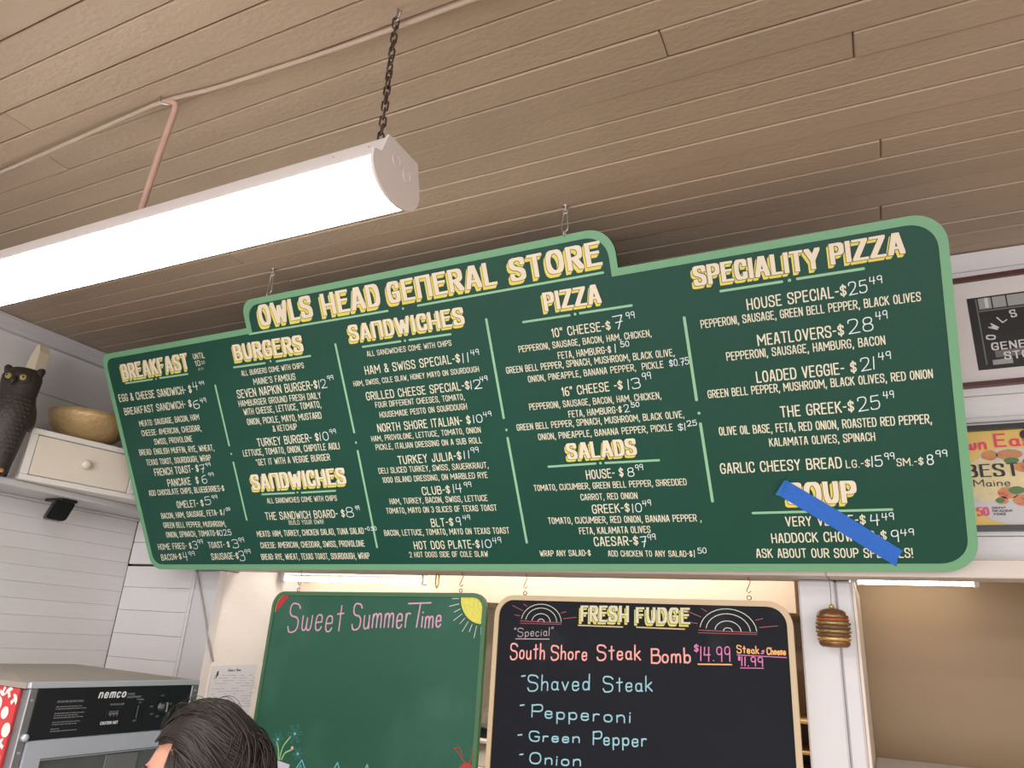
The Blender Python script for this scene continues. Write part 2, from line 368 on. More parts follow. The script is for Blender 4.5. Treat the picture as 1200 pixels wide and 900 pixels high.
HAND.update({
 'S': '6|~6,8.4 5,10 0,10.5 0,5.6 6,5 6,0 1,-.8 0,1.6', 'T': '7|0,10 7,10;3.8,10 3.2,0', 'P': '5|.4,0 .4,10;~.2,9.6 6,11 6,4.6 .4,4.8', 'B': '5.4|.4,0 .4,10;~.2,9.8 5.6,10 5,5.4 .4,5.4;~.4,5.4 6.8,5.8 6,-.4 .4,.2',
 'G': '5.6|~5.4,8.6 4,10.4 -.6,10 0,0 5.6,-.6 5.6,4.4;5.8,4.4 3.2,4.6', 'O': '6|@0,0 0,10 6,10 6,0', 'C': '5|~5,8.6 4,10.6 -.6,9 0,0 4,-.4 5,1.4',
 'a': '3.6|@0,0 0,5.2 3.4,5.2 3.4,0;~3.4,5 3.4,0 4,0', 'b': '3.8|0,10 .2,0;@.2,0 .2,5.2 4,5.2 4,0', 'c': '3.2|~3.2,4.4 2,5.6 -.4,5 0,-.4 2.4,-.2 3.2,1', 'd': '3.8|@0,0 0,5.2 3.4,5.2 3.4,0;3.6,10 3.6,0',
 'e': '3.6|0,2.6 3.5,2.8;~3.5,2.8 3.4,5.4 0,5.4 0,0 2.6,-.4 3.6,1', 'h': '3.6|0,10 0,0;~0,3.4 1,5.6 3.6,5.4 3.6,0', 'i': '.2|.1,5 0,0;.1,7.2 .2,7.3', 'k': '3.6|0,10 0,0;3.4,5.8 0,2.4;1,3.2 3.8,0',
 'l': '.2|.2,10 0,0', 'm': '6|0,5.2 0,0;~0,3.4 .8,5.6 3,5.4 3,0;~3,3.4 3.8,5.6 6,5.4 6,0', 'n': '3.6|0,5.2 0,0;~0,3.4 1,5.6 3.6,5.4 3.6,0', 'o': '3.8|@0,0 0,5.4 3.8,5.4 3.8,0',
 's': '3|~3,4.6 2.4,5.6 0,5.4 0,3 3,2.6 3,-.2 0,-.2 -.1,1',
 'p': '3.8|0,5.2 .2,-3.6;@.2,0 .2,5.4 3.9,5.4 3.9,0', 'r': '2.8|0,5.2 0,0;~0,3.2 .8,5.6 2.8,5.2', 't': '3.4|1.7,9 1.8,0;0,6 3.4,6.2', 'u': '3.8|~0,5.2 0,-.2 3.6,0 3.6,5.2;3.6,5.2 3.8,0', 'v': '3.6|0,5.2 1.8,0 3.6,5.2', 'w': '5.6|~0,5.2 0,0 2.6,-.2 2.8,4.4;~2.8,4.4 2.8,-.2 5.6,0 5.6,5.2',
 '"': '1.6|0,10.6 .3,8.6;1.4,10.8 1.7,8.8', '-': '3|0,4.6 3,5', '&': '3.4|~3.4,5 3.4,7 .6,6 2.4,3.6 2.6,.6 0,0', '1': '.4|.4,10 0,0', '4': '5|4,10 3.6,0;~.6,10 0,4.4 0,4.4;0,4.4 5,4.6', '9': '4|@0,10 4,10.4 4,5 0,4.8;4,9 3.8,0',
 '7': '5|0,9.6 5,10 2.2,-1;1.2,4.4 4.8,5', '2': '5|~0,8 0,10.4 4.6,10.4 4.6,5.6 0,0;0,0 5.4,.2'})
HEAD = dict(CAPS)
HEAD.update({'N': '6|0,0 0,10 6,10 6,0', 'A': '6|0,0 2.6,10 3.6,10 6,0;1,2.8 5,2.8', 'W': '9|0,10 2.2,0 4.5,8 6.8,0 9,10', 'S': '5.4|~5.4,7.6 5.4,10 0,10 0,6 5.4,4.4 5.4,0 0,0 0,2.4', 'O': '6|@0,0 0,10 6,10 6,0',
 'E': '4.6|4.8,10 0,10 0,0 4.8,0;0,5.6 4,5.6', 'I': '0|0,0 0,10', 'M': '8|0,0 0,10 4,3 8,10 8,0', 'H': '6|0,0 0,10;6,0 6,10;0,4.6 6,4.6', 'Z': '5.6|0,10 5.6,10 0,0 5.6,0', 'V': '6|0,10 3,0 6,10', 'Y': '6|0,10 3,4.6 6,10;3,4.6 3,0'})
_cache = {}
def glyph(F, ch):
    k = (id(F), ch)
    if k in _cache: return _cache[k]
    wd, body = F.get(ch, F[' ']).split('|')
    st = []
    for s in body.split(';'):
        if not s: continue
        closed = s[0] == '@'; sm = s[0] in '~@'
        P = [tuple(map(float, q.split(','))) for q in s.lstrip('~@').split()]
        if sm: P = chaikin(P, closed, 2)
        if closed: P = P + [P[0]]
        st.append(P)
    _cache[k] = (float(wd), st); return _cache[k]
def text(mb, F, s, u0, v0, u1, v1, h, X, wz, bx, by, shape='oct', gap=2.0, du=0, dv=0, grow=0, slant=0.0, jit=0.0, fill=None):
    """lay s along the baseline (u0,v0)-(u1,v1) with cap height h; bx, by are the brush half sizes"""
    tot = 0; gs = []
    for i, ch in enumerate(s):
        g = glyph(F, ch); gs.append((tot, g)); tot += g[0] + (gap if i < len(s) - 1 else 0)
    L = hypot(u1 - u0, v1 - v0); cx, cy = (u1 - u0) / L, (v1 - v0) / L
    sx = (L - 2 * bx) / max(tot, 0.5) if tot > 0 else 0
    sy = (h - 2 * by) / 10.0
    br = brush_oct(bx + grow, by + grow) if shape == 'oct' else brush_box(bx + grow, by + grow)
    rs = random.Random(len(s) * 7 + int(u0 * 1000))
    for ox, (wd, st) in gs:
        jy = rs.uniform(-jit, jit) * h
        for P in st:
            Q = [(bx + (ox + x) * sx + slant * y * sy, by + y * sy + jy) for x, y in P]
            for a, b in zip(Q, Q[1:]):
                H = hull([(a[0] + p, a[1] + q) for p, q in br] + [(b[0] + p, b[1] + q) for p, q in br])
                mb.flat([(u0 + du + x * cx - y * cy * 0, v0 + dv + y + x * cy) for x, y in H], X, wz)
def stroke(mb, P, r, X, wz, smooth=False, closed=False):
    if smooth: P = chaikin(P, closed, 2)
    if closed: P = list(P) + [P[0]]
    br = brush_oct(r, r)
    for a, b in zip(P, P[1:]):
        mb.flat(hull([(a[0] + p, a[1] + q) for p, q in br] + [(b[0] + p, b[1] + q) for p, q in br]), X, wz)
def disc(mb, c, r, X, wz, n=16, ry=None):
    mb.flat([(c[0] + r * cos(2 * pi * k / n), c[1] + (ry or r) * sin(2 * pi * k / n)) for k in range(n)], X, wz)

# lettering data: (kind, words, baseline start u v, baseline end u v, cap height), in metres on each board's own plane
MENU=[('H', 'BREAKFAST', -1.4619, 0.6609, -1.1535, 0.6626, 0.0511),
 ('M', 'UNTIL', -1.1305, 0.6891, -1.0813, 0.6879, 0.0182),
 ('M', '10', -1.1282, 0.6665, -1.106, 0.6666, 0.0183),
 ('M', '30', -1.1022, 0.6702, -1.0866, 0.6704, 0.0104),
 ('M', 'A.M.', -1.1194, 0.6526, -1.0954, 0.6532, 0.0078),
 ('M', 'EGG & CHEESE SANDWICH- $', -1.5054, 0.589, -1.1676, 0.586, 0.0261),
 ('P', '4', -1.1583, 0.592, -1.1376, 0.5926, 0.0279),
 ('P', '99', -1.13, 0.6054, -1.1078, 0.6058, 0.0132),
 ('M', 'BREAKFAST SANDWICH- $', -1.4948, 0.5425, -1.1812, 0.5417, 0.0249),
 ('P', '6', -1.1741, 0.5341, -1.1478, 0.5344, 0.0282),
 ('P', '49', -1.1411, 0.5504, -1.1152, 0.5506, 0.016),
 ('M', 'MEATS: SAUSAGE, BACON, HAM', -1.4365, 0.4987, -1.1615, 0.4983, 0.0201),
 ('M', 'CHEESE: AMERICAN, CHEDDAR,', -1.4361, 0.4658, -1.163, 0.4622, 0.0202),
 ('M', 'SWISS, PROVOLONE', -1.3865, 0.4329, -1.2122, 0.4309, 0.0203),
 ('M', 'BREAD: ENGLISH MUFFIN, RYE, WHEAT,', -1.4687, 0.4018, -1.1272, 0.3954, 0.0204),
 ('M', 'TEXAS TOAST, SOURDOUGH, WRAP', -1.4464, 0.3656, -1.1506, 0.3634, 0.0205),
 ('M', 'FRENCH TOAST- $', -1.4198, 0.3271, -1.2142, 0.3303, 0.0256),
 ('P', '7', -1.2085, 0.3272, -1.1863, 0.3288, 0.0265),
 ('P', '99', -1.1803, 0.3454, -1.1574, 0.3469, 0.0125),
 ('M', 'PANCAKE  $', -1.3695, 0.2876, -1.2262, 0.2909, 0.0257),
 ('P', '6', -1.2102, 0.2901, -1.1879, 0.2919, 0.0281),
 ('P', '99', -1.1774, 0.3112, -1.1535, 0.3128, 0.0139),
 ('M', 'ADD CHOCOLATE CHIPS, BLUEBERRIES-$', -1.4685, 0.26, -1.123, 0.2618, 0.0201),
 ('M', 'OMELET- $', -1.3499, 0.213, -1.2272, 0.2146, 0.0245),
 ('P', '5', -1.2183, 0.2186, -1.193, 0.2205, 0.0284),
 ('P', '99', -1.1847, 0.236, -1.1597, 0.2379, 0.0141),
 ('M', 'BACON, HAM, SAUSAGE, FETA- $', -1.4349, 0.1784, -1.1544, 0.1827, 0.0203),
 ('P', '1', -1.15, 0.1818, -1.1386, 0.1829, 0.0212),
 ('P', '00', -1.1347, 0.1963, -1.1158, 0.1978, 0.0113),
 ('M', 'GREEN BELL PEPPER, MUSHROOM,', -1.435, 0.146, -1.1497, 0.1445, 0.0197),
 ('M', 'ONION, SPINACH, TOMATO-$', -1.4325, 0.1119, -1.1887, 0.1136, 0.0206),
 ('P', '025', -1.1868, 0.1135, -1.134, 0.1155, 0.0201),
 ('M', 'HOME FRIES- $', -1.4858, 0.0684, -1.3251, 0.0713, 0.0226),
 ('P', '3', -1.3177, 0.0698, -1.2976, 0.0711, 0.0281),
 ('P', '99', -1.2931, 0.0858, -1.2689, 0.0885, 0.0162),
 ('M', 'TOAST- $', -1.2487, 0.072, -1.1534, 0.0739, 0.0218),
 ('P', '3', -1.1403, 0.0709, -1.115, 0.0721, 0.0301),
 ('P', '99', -1.1103, 0.0885, -1.0859, 0.091, 0.0171),
 ('M', 'BACON-$', -1.4825, 0.0299, -1.3836, 0.0342, 0.0228),
 ('P', '4', -1.3754, 0.0281, -1.3548, 0.0296, 0.0316),
 ('P', '99', -1.3472, 0.0446, -1.3186, 0.0474, 0.0164),
 ('M', 'SAUSAGE-$', -1.2463, 0.0314, -1.1257, 0.0346, 0.0233),
 ('P', '3', -1.1222, 0.0274, -1.0998, 0.0288, 0.0345),
 ('P', '99', -1.0955, 0.0503, -1.0693, 0.053, 0.0157),
 ('H', 'BURGERS', -0.9612, 0.664, -0.696, 0.6596, 0.0492),
 ('M', 'ALL BURGERS COME WITH CHIPS', -0.9489, 0.6159, -0.7088, 0.613, 0.0168),
 ('M', "MAINE'S FAMOUS", -0.909, 0.584, -0.7476, 0.5827, 0.02),
 ('M', 'SEVEN NAPKIN BURGER-$', -0.9842, 0.55, -0.6744, 0.5483, 0.0264),
 ('P', '12', -0.6699, 0.5479, -0.6415, 0.5474, 0.0255),
 ('P', '99', -0.635, 0.5672, -0.6127, 0.5679, 0.0145),
 ('M', 'HAMBURGER GROUND FRESH DAILY', -0.9863, 0.5241, -0.6694, 0.5189, 0.0196),
 ('M', 'WITH CHEESE, LETTUCE, TOMATO,', -0.9733, 0.4961, -0.6759, 0.493, 0.0203),
 ('M', 'ONION, PICKLE, MAYO, MUSTARD', -0.9681, 0.4648, -0.6824, 0.4607, 0.0204),
 ('M', '& KETCHUP', -0.8733, 0.4364, -0.7803, 0.4355, 0.0192),
 ('M', 'TURKEY BURGER- $', -0.9459, 0.3951, -0.7083, 0.395, 0.0258),
 ('P', '10', -0.7035, 0.3953, -0.6714, 0.3955, 0.0263),
 ('P', '99', -0.665, 0.4122, -0.6417, 0.4129, 0.0149),
 ('M', 'LETTUCE, TOMATO, ONION, CHIPOTLE AIOLI', -1.012, 0.3684, -0.64, 0.3665, 0.0207),
 ('M', '*GET IT WITH A VEGGIE BURGER', -0.9666, 0.3362, -0.6824, 0.3353, 0.0208),
 ('H', 'SANDWICHES', -1.0027, 0.2599, -0.6399, 0.2622, 0.0498),
 ('M', 'ALL SANDWICHES COME WITH CHIPS', -0.9566, 0.2146, -0.6875, 0.213, 0.0172),
 ('M', 'THE SANDWICH BOARD- $', -0.9772, 0.1613, -0.6704, 0.1614, 0.0254),
 ('P', '8', -0.6644, 0.1608, -0.6378, 0.1611, 0.032),
 ('P', '99', -0.6288, 0.1806, -0.6132, 0.1821, 0.0144),
 ('M', 'BUILD YOUR OWN!', -0.8882, 0.1438, -0.754, 0.1432, 0.0147),
 ('M', 'MEATS: HAM, TURKEY, CHICKEN SALAD, TUNA SALAD', -1.0274, 0.107, -0.6151, 0.1095, 0.0199),
 ('P', '+0.50', -0.6099, 0.1188, -0.5676, 0.1192, 0.0129),
 ('M', 'CHEESE: AMERICAN, CHEDDAR, SWISS, PROVOLONE', -1.0228, 0.0697, -0.6211, 0.0709, 0.02),
 ('M', 'BREAD: RYE, WHEAT, TEXAS TOAST, SOURDOUGH, WRAP', -1.0304, 0.0314, -0.6118, 0.0326, 0.0201),
 ('T', 'OWLS', -0.8354, 0.7519, -0.6377, 0.7523, 0.062),
 ('T', 'HEAD', -0.6034, 0.7501, -0.4083, 0.7493, 0.0609),
 ('T', 'GENERAL', -0.3827, 0.7499, -0.0574, 0.7504, 0.0572),
 ('T', 'STORE', -0.0198, 0.7491, 0.2157, 0.751, 0.0562),
 ('H', 'SANDWICHES', -0.5306, 0.6668, -0.1668, 0.6644, 0.0455),
 ('M', 'ALL SANDWICHES COME WITH CHIPS', -0.4851, 0.6188, -0.2173, 0.6153, 0.0153),
 ('M', 'HAM & SWISS SPECIAL-$', -0.5025, 0.5694, -0.2003, 0.5681, 0.0245),
 ('P', '11', -0.1932, 0.5659, -0.1744, 0.5663, 0.0263),
 ('P', '49', -0.1663, 0.5819, -0.1423, 0.5821, 0.0157),
 ('M', 'HAM, SWISS, COLE SLAW, HONEY MAYO ON SOURDOUGH', -0.5489, 0.5413, -0.1509, 0.5384, 0.0155),
 ('M', 'GRILLED CHEESE SPECIAL-$', -0.5152, 0.4978, -0.187, 0.4954, 0.0239),
 ('P', '12', -0.1835, 0.495, -0.152, 0.4945, 0.0239),
 ('P', '49', -0.1535, 0.5122, -0.131, 0.5129, 0.0141),
 ('M', 'FOUR DIFFERENT CHEESES, TOMATO,', -0.4899, 0.4744, -0.2073, 0.4701, 0.0166),
 ('M', 'HOUSEMADE PESTO ON SOURDOUGH', -0.4821, 0.4454, -0.2048, 0.4441, 0.0167),
 ('M', 'NORTH SHORE ITALIAN- $', -0.4977, 0.4051, -0.2017, 0.4038, 0.0243),
 ('P', '10', -0.1937, 0.4054, -0.1658, 0.4058, 0.0225),
 ('P', '49', -0.1618, 0.4187, -0.1376, 0.4198, 0.0143),
 ('M', 'HAM, PROVOLONE, LETTUCE, TOMATO, ONION', -0.5251, 0.38, -0.1771, 0.3788, 0.0164),
 ('M', 'PICKLE, ITALIAN DRESSING ON A SUB ROLL', -0.5164, 0.3545, -0.1791, 0.3508, 0.017),
 ('M', 'TURKEY JULIA-$', -0.4507, 0.3087, -0.2484, 0.3093, 0.0247),
 ('P', '11', -0.2408, 0.3111, -0.223, 0.3119, 0.0231),
 ('P', '99', -0.2171, 0.326, -0.1934, 0.3267, 0.0156),
 ('M', 'DELI SLICED TURKEY, SWISS, SAUERKRAUT,', -0.5222, 0.286, -0.1731, 0.2827, 0.0171),
 ('M', '1000 ISLAND DRESSING, ON MARBLED RYE', -0.515, 0.2585, -0.1807, 0.256, 0.0172),
 ('M', 'CLUB-$', -0.392, 0.2171, -0.3019, 0.2181, 0.0241),
 ('P', '14', -0.2921, 0.2187, -0.2645, 0.2194, 0.0261),
 ('P', '99', -0.2565, 0.2329, -0.2338, 0.2342, 0.0151),
 ('M', 'HAM, TURKEY, BACON, SWISS, LETTUCE', -0.5049, 0.1952, -0.1929, 0.1931, 0.0174),
 ('M', 'TOMATO, MAYO ON 3 SLICES OF TEXAS TOAST', -0.5227, 0.1679, -0.1703, 0.1654, 0.0175),
 ('M', 'BLT-$', -0.3822, 0.1249, -0.311, 0.1262, 0.0244),
 ('P', '9', -0.3014, 0.126, -0.2869, 0.1266, 0.0251),
 ('P', '49', -0.2785, 0.1419, -0.2555, 0.1432, 0.0144),
 ('M', 'BACON, LETTUCE, TOMATO, MAYO ON TEXAS TOAST', -0.5448, 0.102, -0.1456, 0.1014, 0.0181),
 ('M', 'HOT DOG PLATE-$', -0.4524, 0.0599, -0.2418, 0.0617, 0.0247),
 ('P', '10', -0.235, 0.0616, -0.2051, 0.0632, 0.024),
 ('P', '49', -0.2005, 0.0742, -0.1745, 0.0763, 0.0172),
 ('M', '2 HOT DOGS SIDE OF COLE SLAW', -0.473, 0.0366, -0.2215, 0.0373, 0.0169),
 ('H', 'PIZZA', 0.0551, 0.665, 0.2001, 0.6642, 0.0451),
 ('M', '10" CHEESE-$', 0.0625, 0.5987, 0.2122, 0.5973, 0.0228),
 ('P', '7', 0.2192, 0.599, 0.244, 0.5991, 0.0309),
 ('P', '99', 0.2522, 0.6171, 0.2734, 0.6171, 0.0161),
 ('M', 'PEPPERONI, SAUSAGE, BACON, HAM, CHICKEN,', -0.0314, 0.5737, 0.3057, 0.5693, 0.0167),
 ('M', 'FETA, HAMBURG-$', 0.0692, 0.5445, 0.2045, 0.5433, 0.0177),
 ('P', '1', 0.2135, 0.5422, 0.2176, 0.5425, 0.0218),
 ('P', '50', 0.2289, 0.5535, 0.2504, 0.5534, 0.0138),
 ('M', 'GREEN BELL PEPPER, SPINACH, MUSHROOM, BLACK OLIVE,', -0.0756, 0.5244, 0.3519, 0.518, 0.0173),
 ('M', 'ONION, PINEAPPLE, BANANA PEPPER,  PICKLE', -0.0201, 0.4958, 0.3228, 0.4938, 0.0169),
 ('P', '$0.75', 0.3365, 0.4939, 0.3817, 0.4955, 0.0169),
 ('M', '16" CHEESE -$', 0.0639, 0.4514, 0.2191, 0.453, 0.0234),
 ('P', '13', 0.2315, 0.4508, 0.2617, 0.4521, 0.0263),
 ('P', '99', 0.2689, 0.47, 0.2903, 0.4712, 0.0174),
 ('M', 'PEPPERONI, SAUSAGE, BACON, HAM, CHICKEN,', -0.0293, 0.4253, 0.3071, 0.4218, 0.0172),
 ('M', 'FETA, HAMBURG-$', 0.0718, 0.3972, 0.2082, 0.3975, 0.0173),
 ('P', '2', 0.2141, 0.3974, 0.227, 0.3981, 0.0187),
 ('P', '50', 0.2321, 0.4076, 0.2529, 0.4083, 0.0124),
 ('M', 'GREEN BELL PEPPER, SPINACH, MUSHROOM, BLACK OLIVE,', -0.0736, 0.3754, 0.3536, 0.3725, 0.0173),
 ('M', 'ONION, PINEAPPLE, BANANA PEPPER, PICKLE', -0.019, 0.3462, 0.3228, 0.3439, 0.0174),
 ('P', '$1', 0.3356, 0.342, 0.3528, 0.3424, 0.0183),
 ('P', '25', 0.357, 0.3509, 0.3796, 0.3521, 0.0139),
 ('H', 'SALADS', 0.0514, 0.2914, 0.2299, 0.292, 0.0415),
 ('M', 'HOUSE- $', 0.0919, 0.2374, 0.1882, 0.239, 0.0243),
 ('P', '8', 0.1983, 0.2385, 0.215, 0.2394, 0.023),
 ('P', '99', 0.2193, 0.2526, 0.2387, 0.2538, 0.0155),
 ('M', 'TOMATO, CUCUMBER, GREEN BELL PEPPER, SHREDDED', -0.0545, 0.2139, 0.3367, 0.2113, 0.0168),
 ('M', 'CARROT, RED ONION', 0.0679, 0.1843, 0.2142, 0.1827, 0.017),
 ('M', 'GREEK-$', 0.0929, 0.1486, 0.1898, 0.1498, 0.0237),
 ('P', '10', 0.196, 0.1477, 0.2208, 0.1498, 0.0233),
 ('P', '49', 0.2236, 0.1628, 0.2449, 0.1648, 0.0157),
 ('M', 'TOMATO, CUCUMBER, RED ONION, BANANA PEPPER ,', -0.0305, 0.1246, 0.3588, 0.1217, 0.018),
 ('M', 'FETA, KALAMATA OLIVES', 0.0497, 0.0957, 0.2333, 0.0959, 0.0182),
 ('M', 'CAESAR-$', 0.0839, 0.0633, 0.1986, 0.0643, 0.025),
 ('P', '7', 0.2038, 0.0614, 0.2201, 0.0622, 0.0265),
 ('P', '99', 0.2231, 0.0763, 0.2436, 0.0788, 0.016),
 ('M', 'WRAP ANY SALAD-$', -0.0694, 0.0372, 0.0709, 0.0379, 0.0169),
 ('M', 'ADD CHICKEN TO ANY SALAD-$', 0.116, 0.0362, 0.326, 0.0341, 0.0161),
 ('P', '1', 0.3289, 0.0327, 0.3328, 0.0327, 0.0194),
 ('P', '50', 0.3394, 0.0423, 0.3603, 0.0431, 0.0147),
 ('H', 'SPECIALITY', 0.4173, 0.6678, 0.6787, 0.6633, 0.0438),
 ('H', 'PIZZA', 0.6966, 0.6668, 0.8334, 0.6666, 0.0432),
 ('M', 'HOUSE SPECIAL-$', 0.5218, 0.5979, 0.7201, 0.5981, 0.0253),
 ('P', '25', 0.7242, 0.5985, 0.7586, 0.6001, 0.027),
 ('P', '49', 0.7636, 0.6142, 0.7874, 0.6142, 0.0165),
 ('M', 'PEPPERONI, SAUSAGE, GREEN BELL PEPPER, BLACK OLIVES', 0.4187, 0.5721, 0.8521, 0.5678, 0.0192),
 ('M', 'MEATLOVERS-$', 0.534, 0.5171, 0.707, 0.5169, 0.0257),
 ('P', '28', 0.715, 0.5188, 0.7619, 0.5206, 0.0299),
 ('P', '49', 0.7679, 0.5408, 0.7901, 0.5416, 0.0177),
 ('M', 'PEPPERONI, SAUSAGE, HAMBURG, BACON', 0.4644, 0.4926, 0.781, 0.4888, 0.0196),
 ('M', 'LOADED VEGGIE- $', 0.5216, 0.4363, 0.7226, 0.4364, 0.0261),
 ('P', '21', 0.7306, 0.438, 0.7571, 0.4401, 0.0278),
 ('P', '49', 0.7646, 0.457, 0.7883, 0.4582, 0.017),
 ('M', 'GREEN BELL PEPPER, MUSHROOM, BLACK OLIVES, RED ONION', 0.4126, 0.4121, 0.8592, 0.4102, 0.0193),
 ('M', 'THE GREEK-$', 0.5621, 0.3541, 0.7093, 0.354, 0.0257),
 ('P', '25', 0.7166, 0.3533, 0.758, 0.3561, 0.0304),
 ('P', '49', 0.7657, 0.3761, 0.7861, 0.3768, 0.0161),
 ('M', 'OLIVE OIL BASE, FETA, RED ONION, ROASTED RED PEPPER,', 0.4261, 0.3241, 0.8492, 0.3171, 0.0202),
 ('M', 'KALAMATA OLIVES, SPINACH', 0.5309, 0.2907, 0.7428, 0.2885, 0.0192),
 ('M', 'GARLIC CHEESY BREAD', 0.4171, 0.2338, 0.6729, 0.2329, 0.0257),
 ('M', 'LG.-$', 0.6804, 0.2324, 0.7275, 0.2325, 0.018),
 ('P', '15', 0.7299, 0.2318, 0.7509, 0.2328, 0.0245),
 ('P', '99', 0.7555, 0.2459, 0.7747, 0.2464, 0.0154),
 ('M', 'SM.-$', 0.7771, 0.2307, 0.8264, 0.2305, 0.0175),
 ('P', '8', 0.8324, 0.2301, 0.8448, 0.2305, 0.0227),
 ('P', '99', 0.8493, 0.2454, 0.8703, 0.2462, 0.015),
 ('H', 'SOUP', 0.5539, 0.1563, 0.695, 0.1551, 0.0498),
 ('M', 'VERY VEGGIE-$', 0.5436, 0.1045, 0.7063, 0.1047, 0.0234),
 ('P', '4', 0.715, 0.1016, 0.7334, 0.1029, 0.0263),
 ('P', '49', 0.7378, 0.1131, 0.7613, 0.1147, 0.017),
 ('M', 'HADDOCK CHOWDER-$', 0.5088, 0.0657, 0.7433, 0.0683, 0.0236),
 ('P', '9', 0.7517, 0.0642, 0.7663, 0.0651, 0.0273),
 ('P', '49', 0.7699, 0.0776, 0.7954, 0.0794, 0.0158),
 ('M', 'ASK ABOUT OUR SOUP SPECIALS!', 0.4711, 0.031, 0.7895, 0.0295, 0.0225)]
LINES=[('u', -1.4559, 0.648, -1.3288, 0.6477),
 ('u', -1.2941, 0.6481, -1.1694, 0.6474),
 ('d', -1.0644, 0.5985, -1.0614, 0.4081),
 ('d', -1.0595, 0.3521, -1.0567, 0.1656),
 ('u', -0.9734, 0.6457, -0.8502, 0.6443),
 ('u', -0.8049, 0.644, -0.6786, 0.645),
 ('u', -0.97, 0.2447, -0.8426, 0.2439),
 ('u', -0.8138, 0.2433, -0.6878, 0.2437),
 ('d', -0.5835, 0.6659, -0.5791, 0.412),
 ('d', -0.5798, 0.3564, -0.5792, 0.0689),
 ('d', -0.1059, 0.6681, -0.105, 0.4128),
 ('d', -0.1039, 0.3585, -0.101, 0.0767),
 ('d', 0.3848, 0.6015, 0.3865, 0.4118),
 ('d', 0.3876, 0.3551, 0.3901, 0.1704),
 ('u', -0.8846, 0.7362, -0.3919, 0.7326),
 ('u', -0.2957, 0.7323, 0.2136, 0.733),
 ('u', -0.4934, 0.6476, -0.37, 0.6467),
 ('u', -0.3412, 0.6466, -0.2152, 0.6452),
 ('u', -0.0067, 0.6474, 0.1156, 0.6467),
 ('u', 0.1427, 0.6476, 0.2692, 0.6472),
 ('u', -0.0038, 0.2764, 0.1211, 0.2771),
 ('u', 0.1472, 0.2769, 0.2792, 0.2756),
 ('u', 0.4717, 0.6483, 0.5985, 0.6483),
 ('u', 0.6299, 0.6492, 0.7559, 0.6491),
 ('u', 0.4765, 0.1385, 0.7586, 0.1374),
 ('o', -1.3121, 0.6473, -1.3121, 0.6473),
 ('o', -0.827, 0.6473, -0.827, 0.6473),
 ('o', -1.0604, 0.3805, -1.0604, 0.3805),
 ('o', -0.83, 0.2447, -0.83, 0.2447),
 ('o', -0.5798, 0.3815, -0.5798, 0.3815),
 ('o', -0.1033, 0.3802, -0.1033, 0.3802),
 ('o', 0.3877, 0.3804, 0.3877, 0.3804),
 ('o', -0.343, 0.7315, -0.343, 0.7315),
 ('o', -0.3553, 0.6466, -0.3553, 0.6466),
 ('o', 0.13, 0.6473, 0.13, 0.6473),
 ('o', 0.134, 0.2772, 0.134, 0.2772),
 ('o', 0.614, 0.6488, 0.614, 0.6488)]
CHALK=[('V', 'Sweet', -1.6798, 1.7496, -1.464, 1.7625, 0.0853),
 ('V', 'Summer', -1.4323, 1.7688, -1.2234, 1.781, 0.0749),
 ('V', 'T', -1.2383, 1.7797, -1.1573, 1.7844, 0.0707),
 ('V', 'ime', -1.1863, 1.7814, -1.1191, 1.786, 0.0593),
 ('F', 'FRESH', -0.7008, 1.8191, -0.5707, 1.8223, 0.0395),
 ('F', 'FUDGE', -0.5527, 1.821, -0.4173, 1.8239, 0.0381),
 ('A', '"Special"', -0.8897, 1.7719, -0.7756, 1.7801, 0.0223),
 ('R', 'South', -0.8984, 1.7141, -0.7966, 1.7202, 0.0413),
 ('R', 'Shore', -0.7809, 1.7205, -0.6795, 1.7259, 0.0369),
 ('R', 'Steak', -0.655, 1.7274, -0.54, 1.7344, 0.0378),
 ('R', 'Bomb', -0.5164, 1.7282, -0.4176, 1.7343, 0.0367),
 ('W', '$', -0.409, 1.7597, -0.3978, 1.7603, 0.0188),
 ('W', '14.99', -0.3951, 1.74, -0.3242, 1.7443, 0.034),
 ('O', 'Steak', -0.3101, 1.7634, -0.2591, 1.7645, 0.0183),
 ('W', '&', -0.256, 1.7647, -0.2468, 1.7652, 0.0121),
 ('O', 'Cheese', -0.2426, 1.7642, -0.2003, 1.7655, 0.0168),
 ('W', '$', -0.3077, 1.7471, -0.3015, 1.7475, 0.011),
 ('W', '11.99', -0.3008, 1.7355, -0.2514, 1.7374, 0.0217),
 ('B', '-', -0.8625, 1.6605, -0.849, 1.6615, 0.0337),
 ('B', 'Shaved', -0.8431, 1.6419, -0.6704, 1.655, 0.0394),
 ('B', 'Steak', -0.6376, 1.6549, -0.5113, 1.6646, 0.0366),
 ('B', '-', -0.8623, 1.5907, -0.8482, 1.5919, 0.0328),
 ('B', 'Pepperoni', -0.8302, 1.5792, -0.565, 1.5901, 0.0315),
 ('B', '-', -0.8644, 1.5211, -0.8504, 1.5225, 0.0288),
 ('B', 'Green', -0.831, 1.5239, -0.6943, 1.5334, 0.0251),
 ('B', 'Pepper', -0.6626, 1.5336, -0.5256, 1.5429, 0.0314),
 ('B', '-', -0.857, 1.4775, -0.8447, 1.4788, 0.0283),
 ('B', 'Onion', -0.8282, 1.4725, -0.69, 1.4832, 0.0276)]


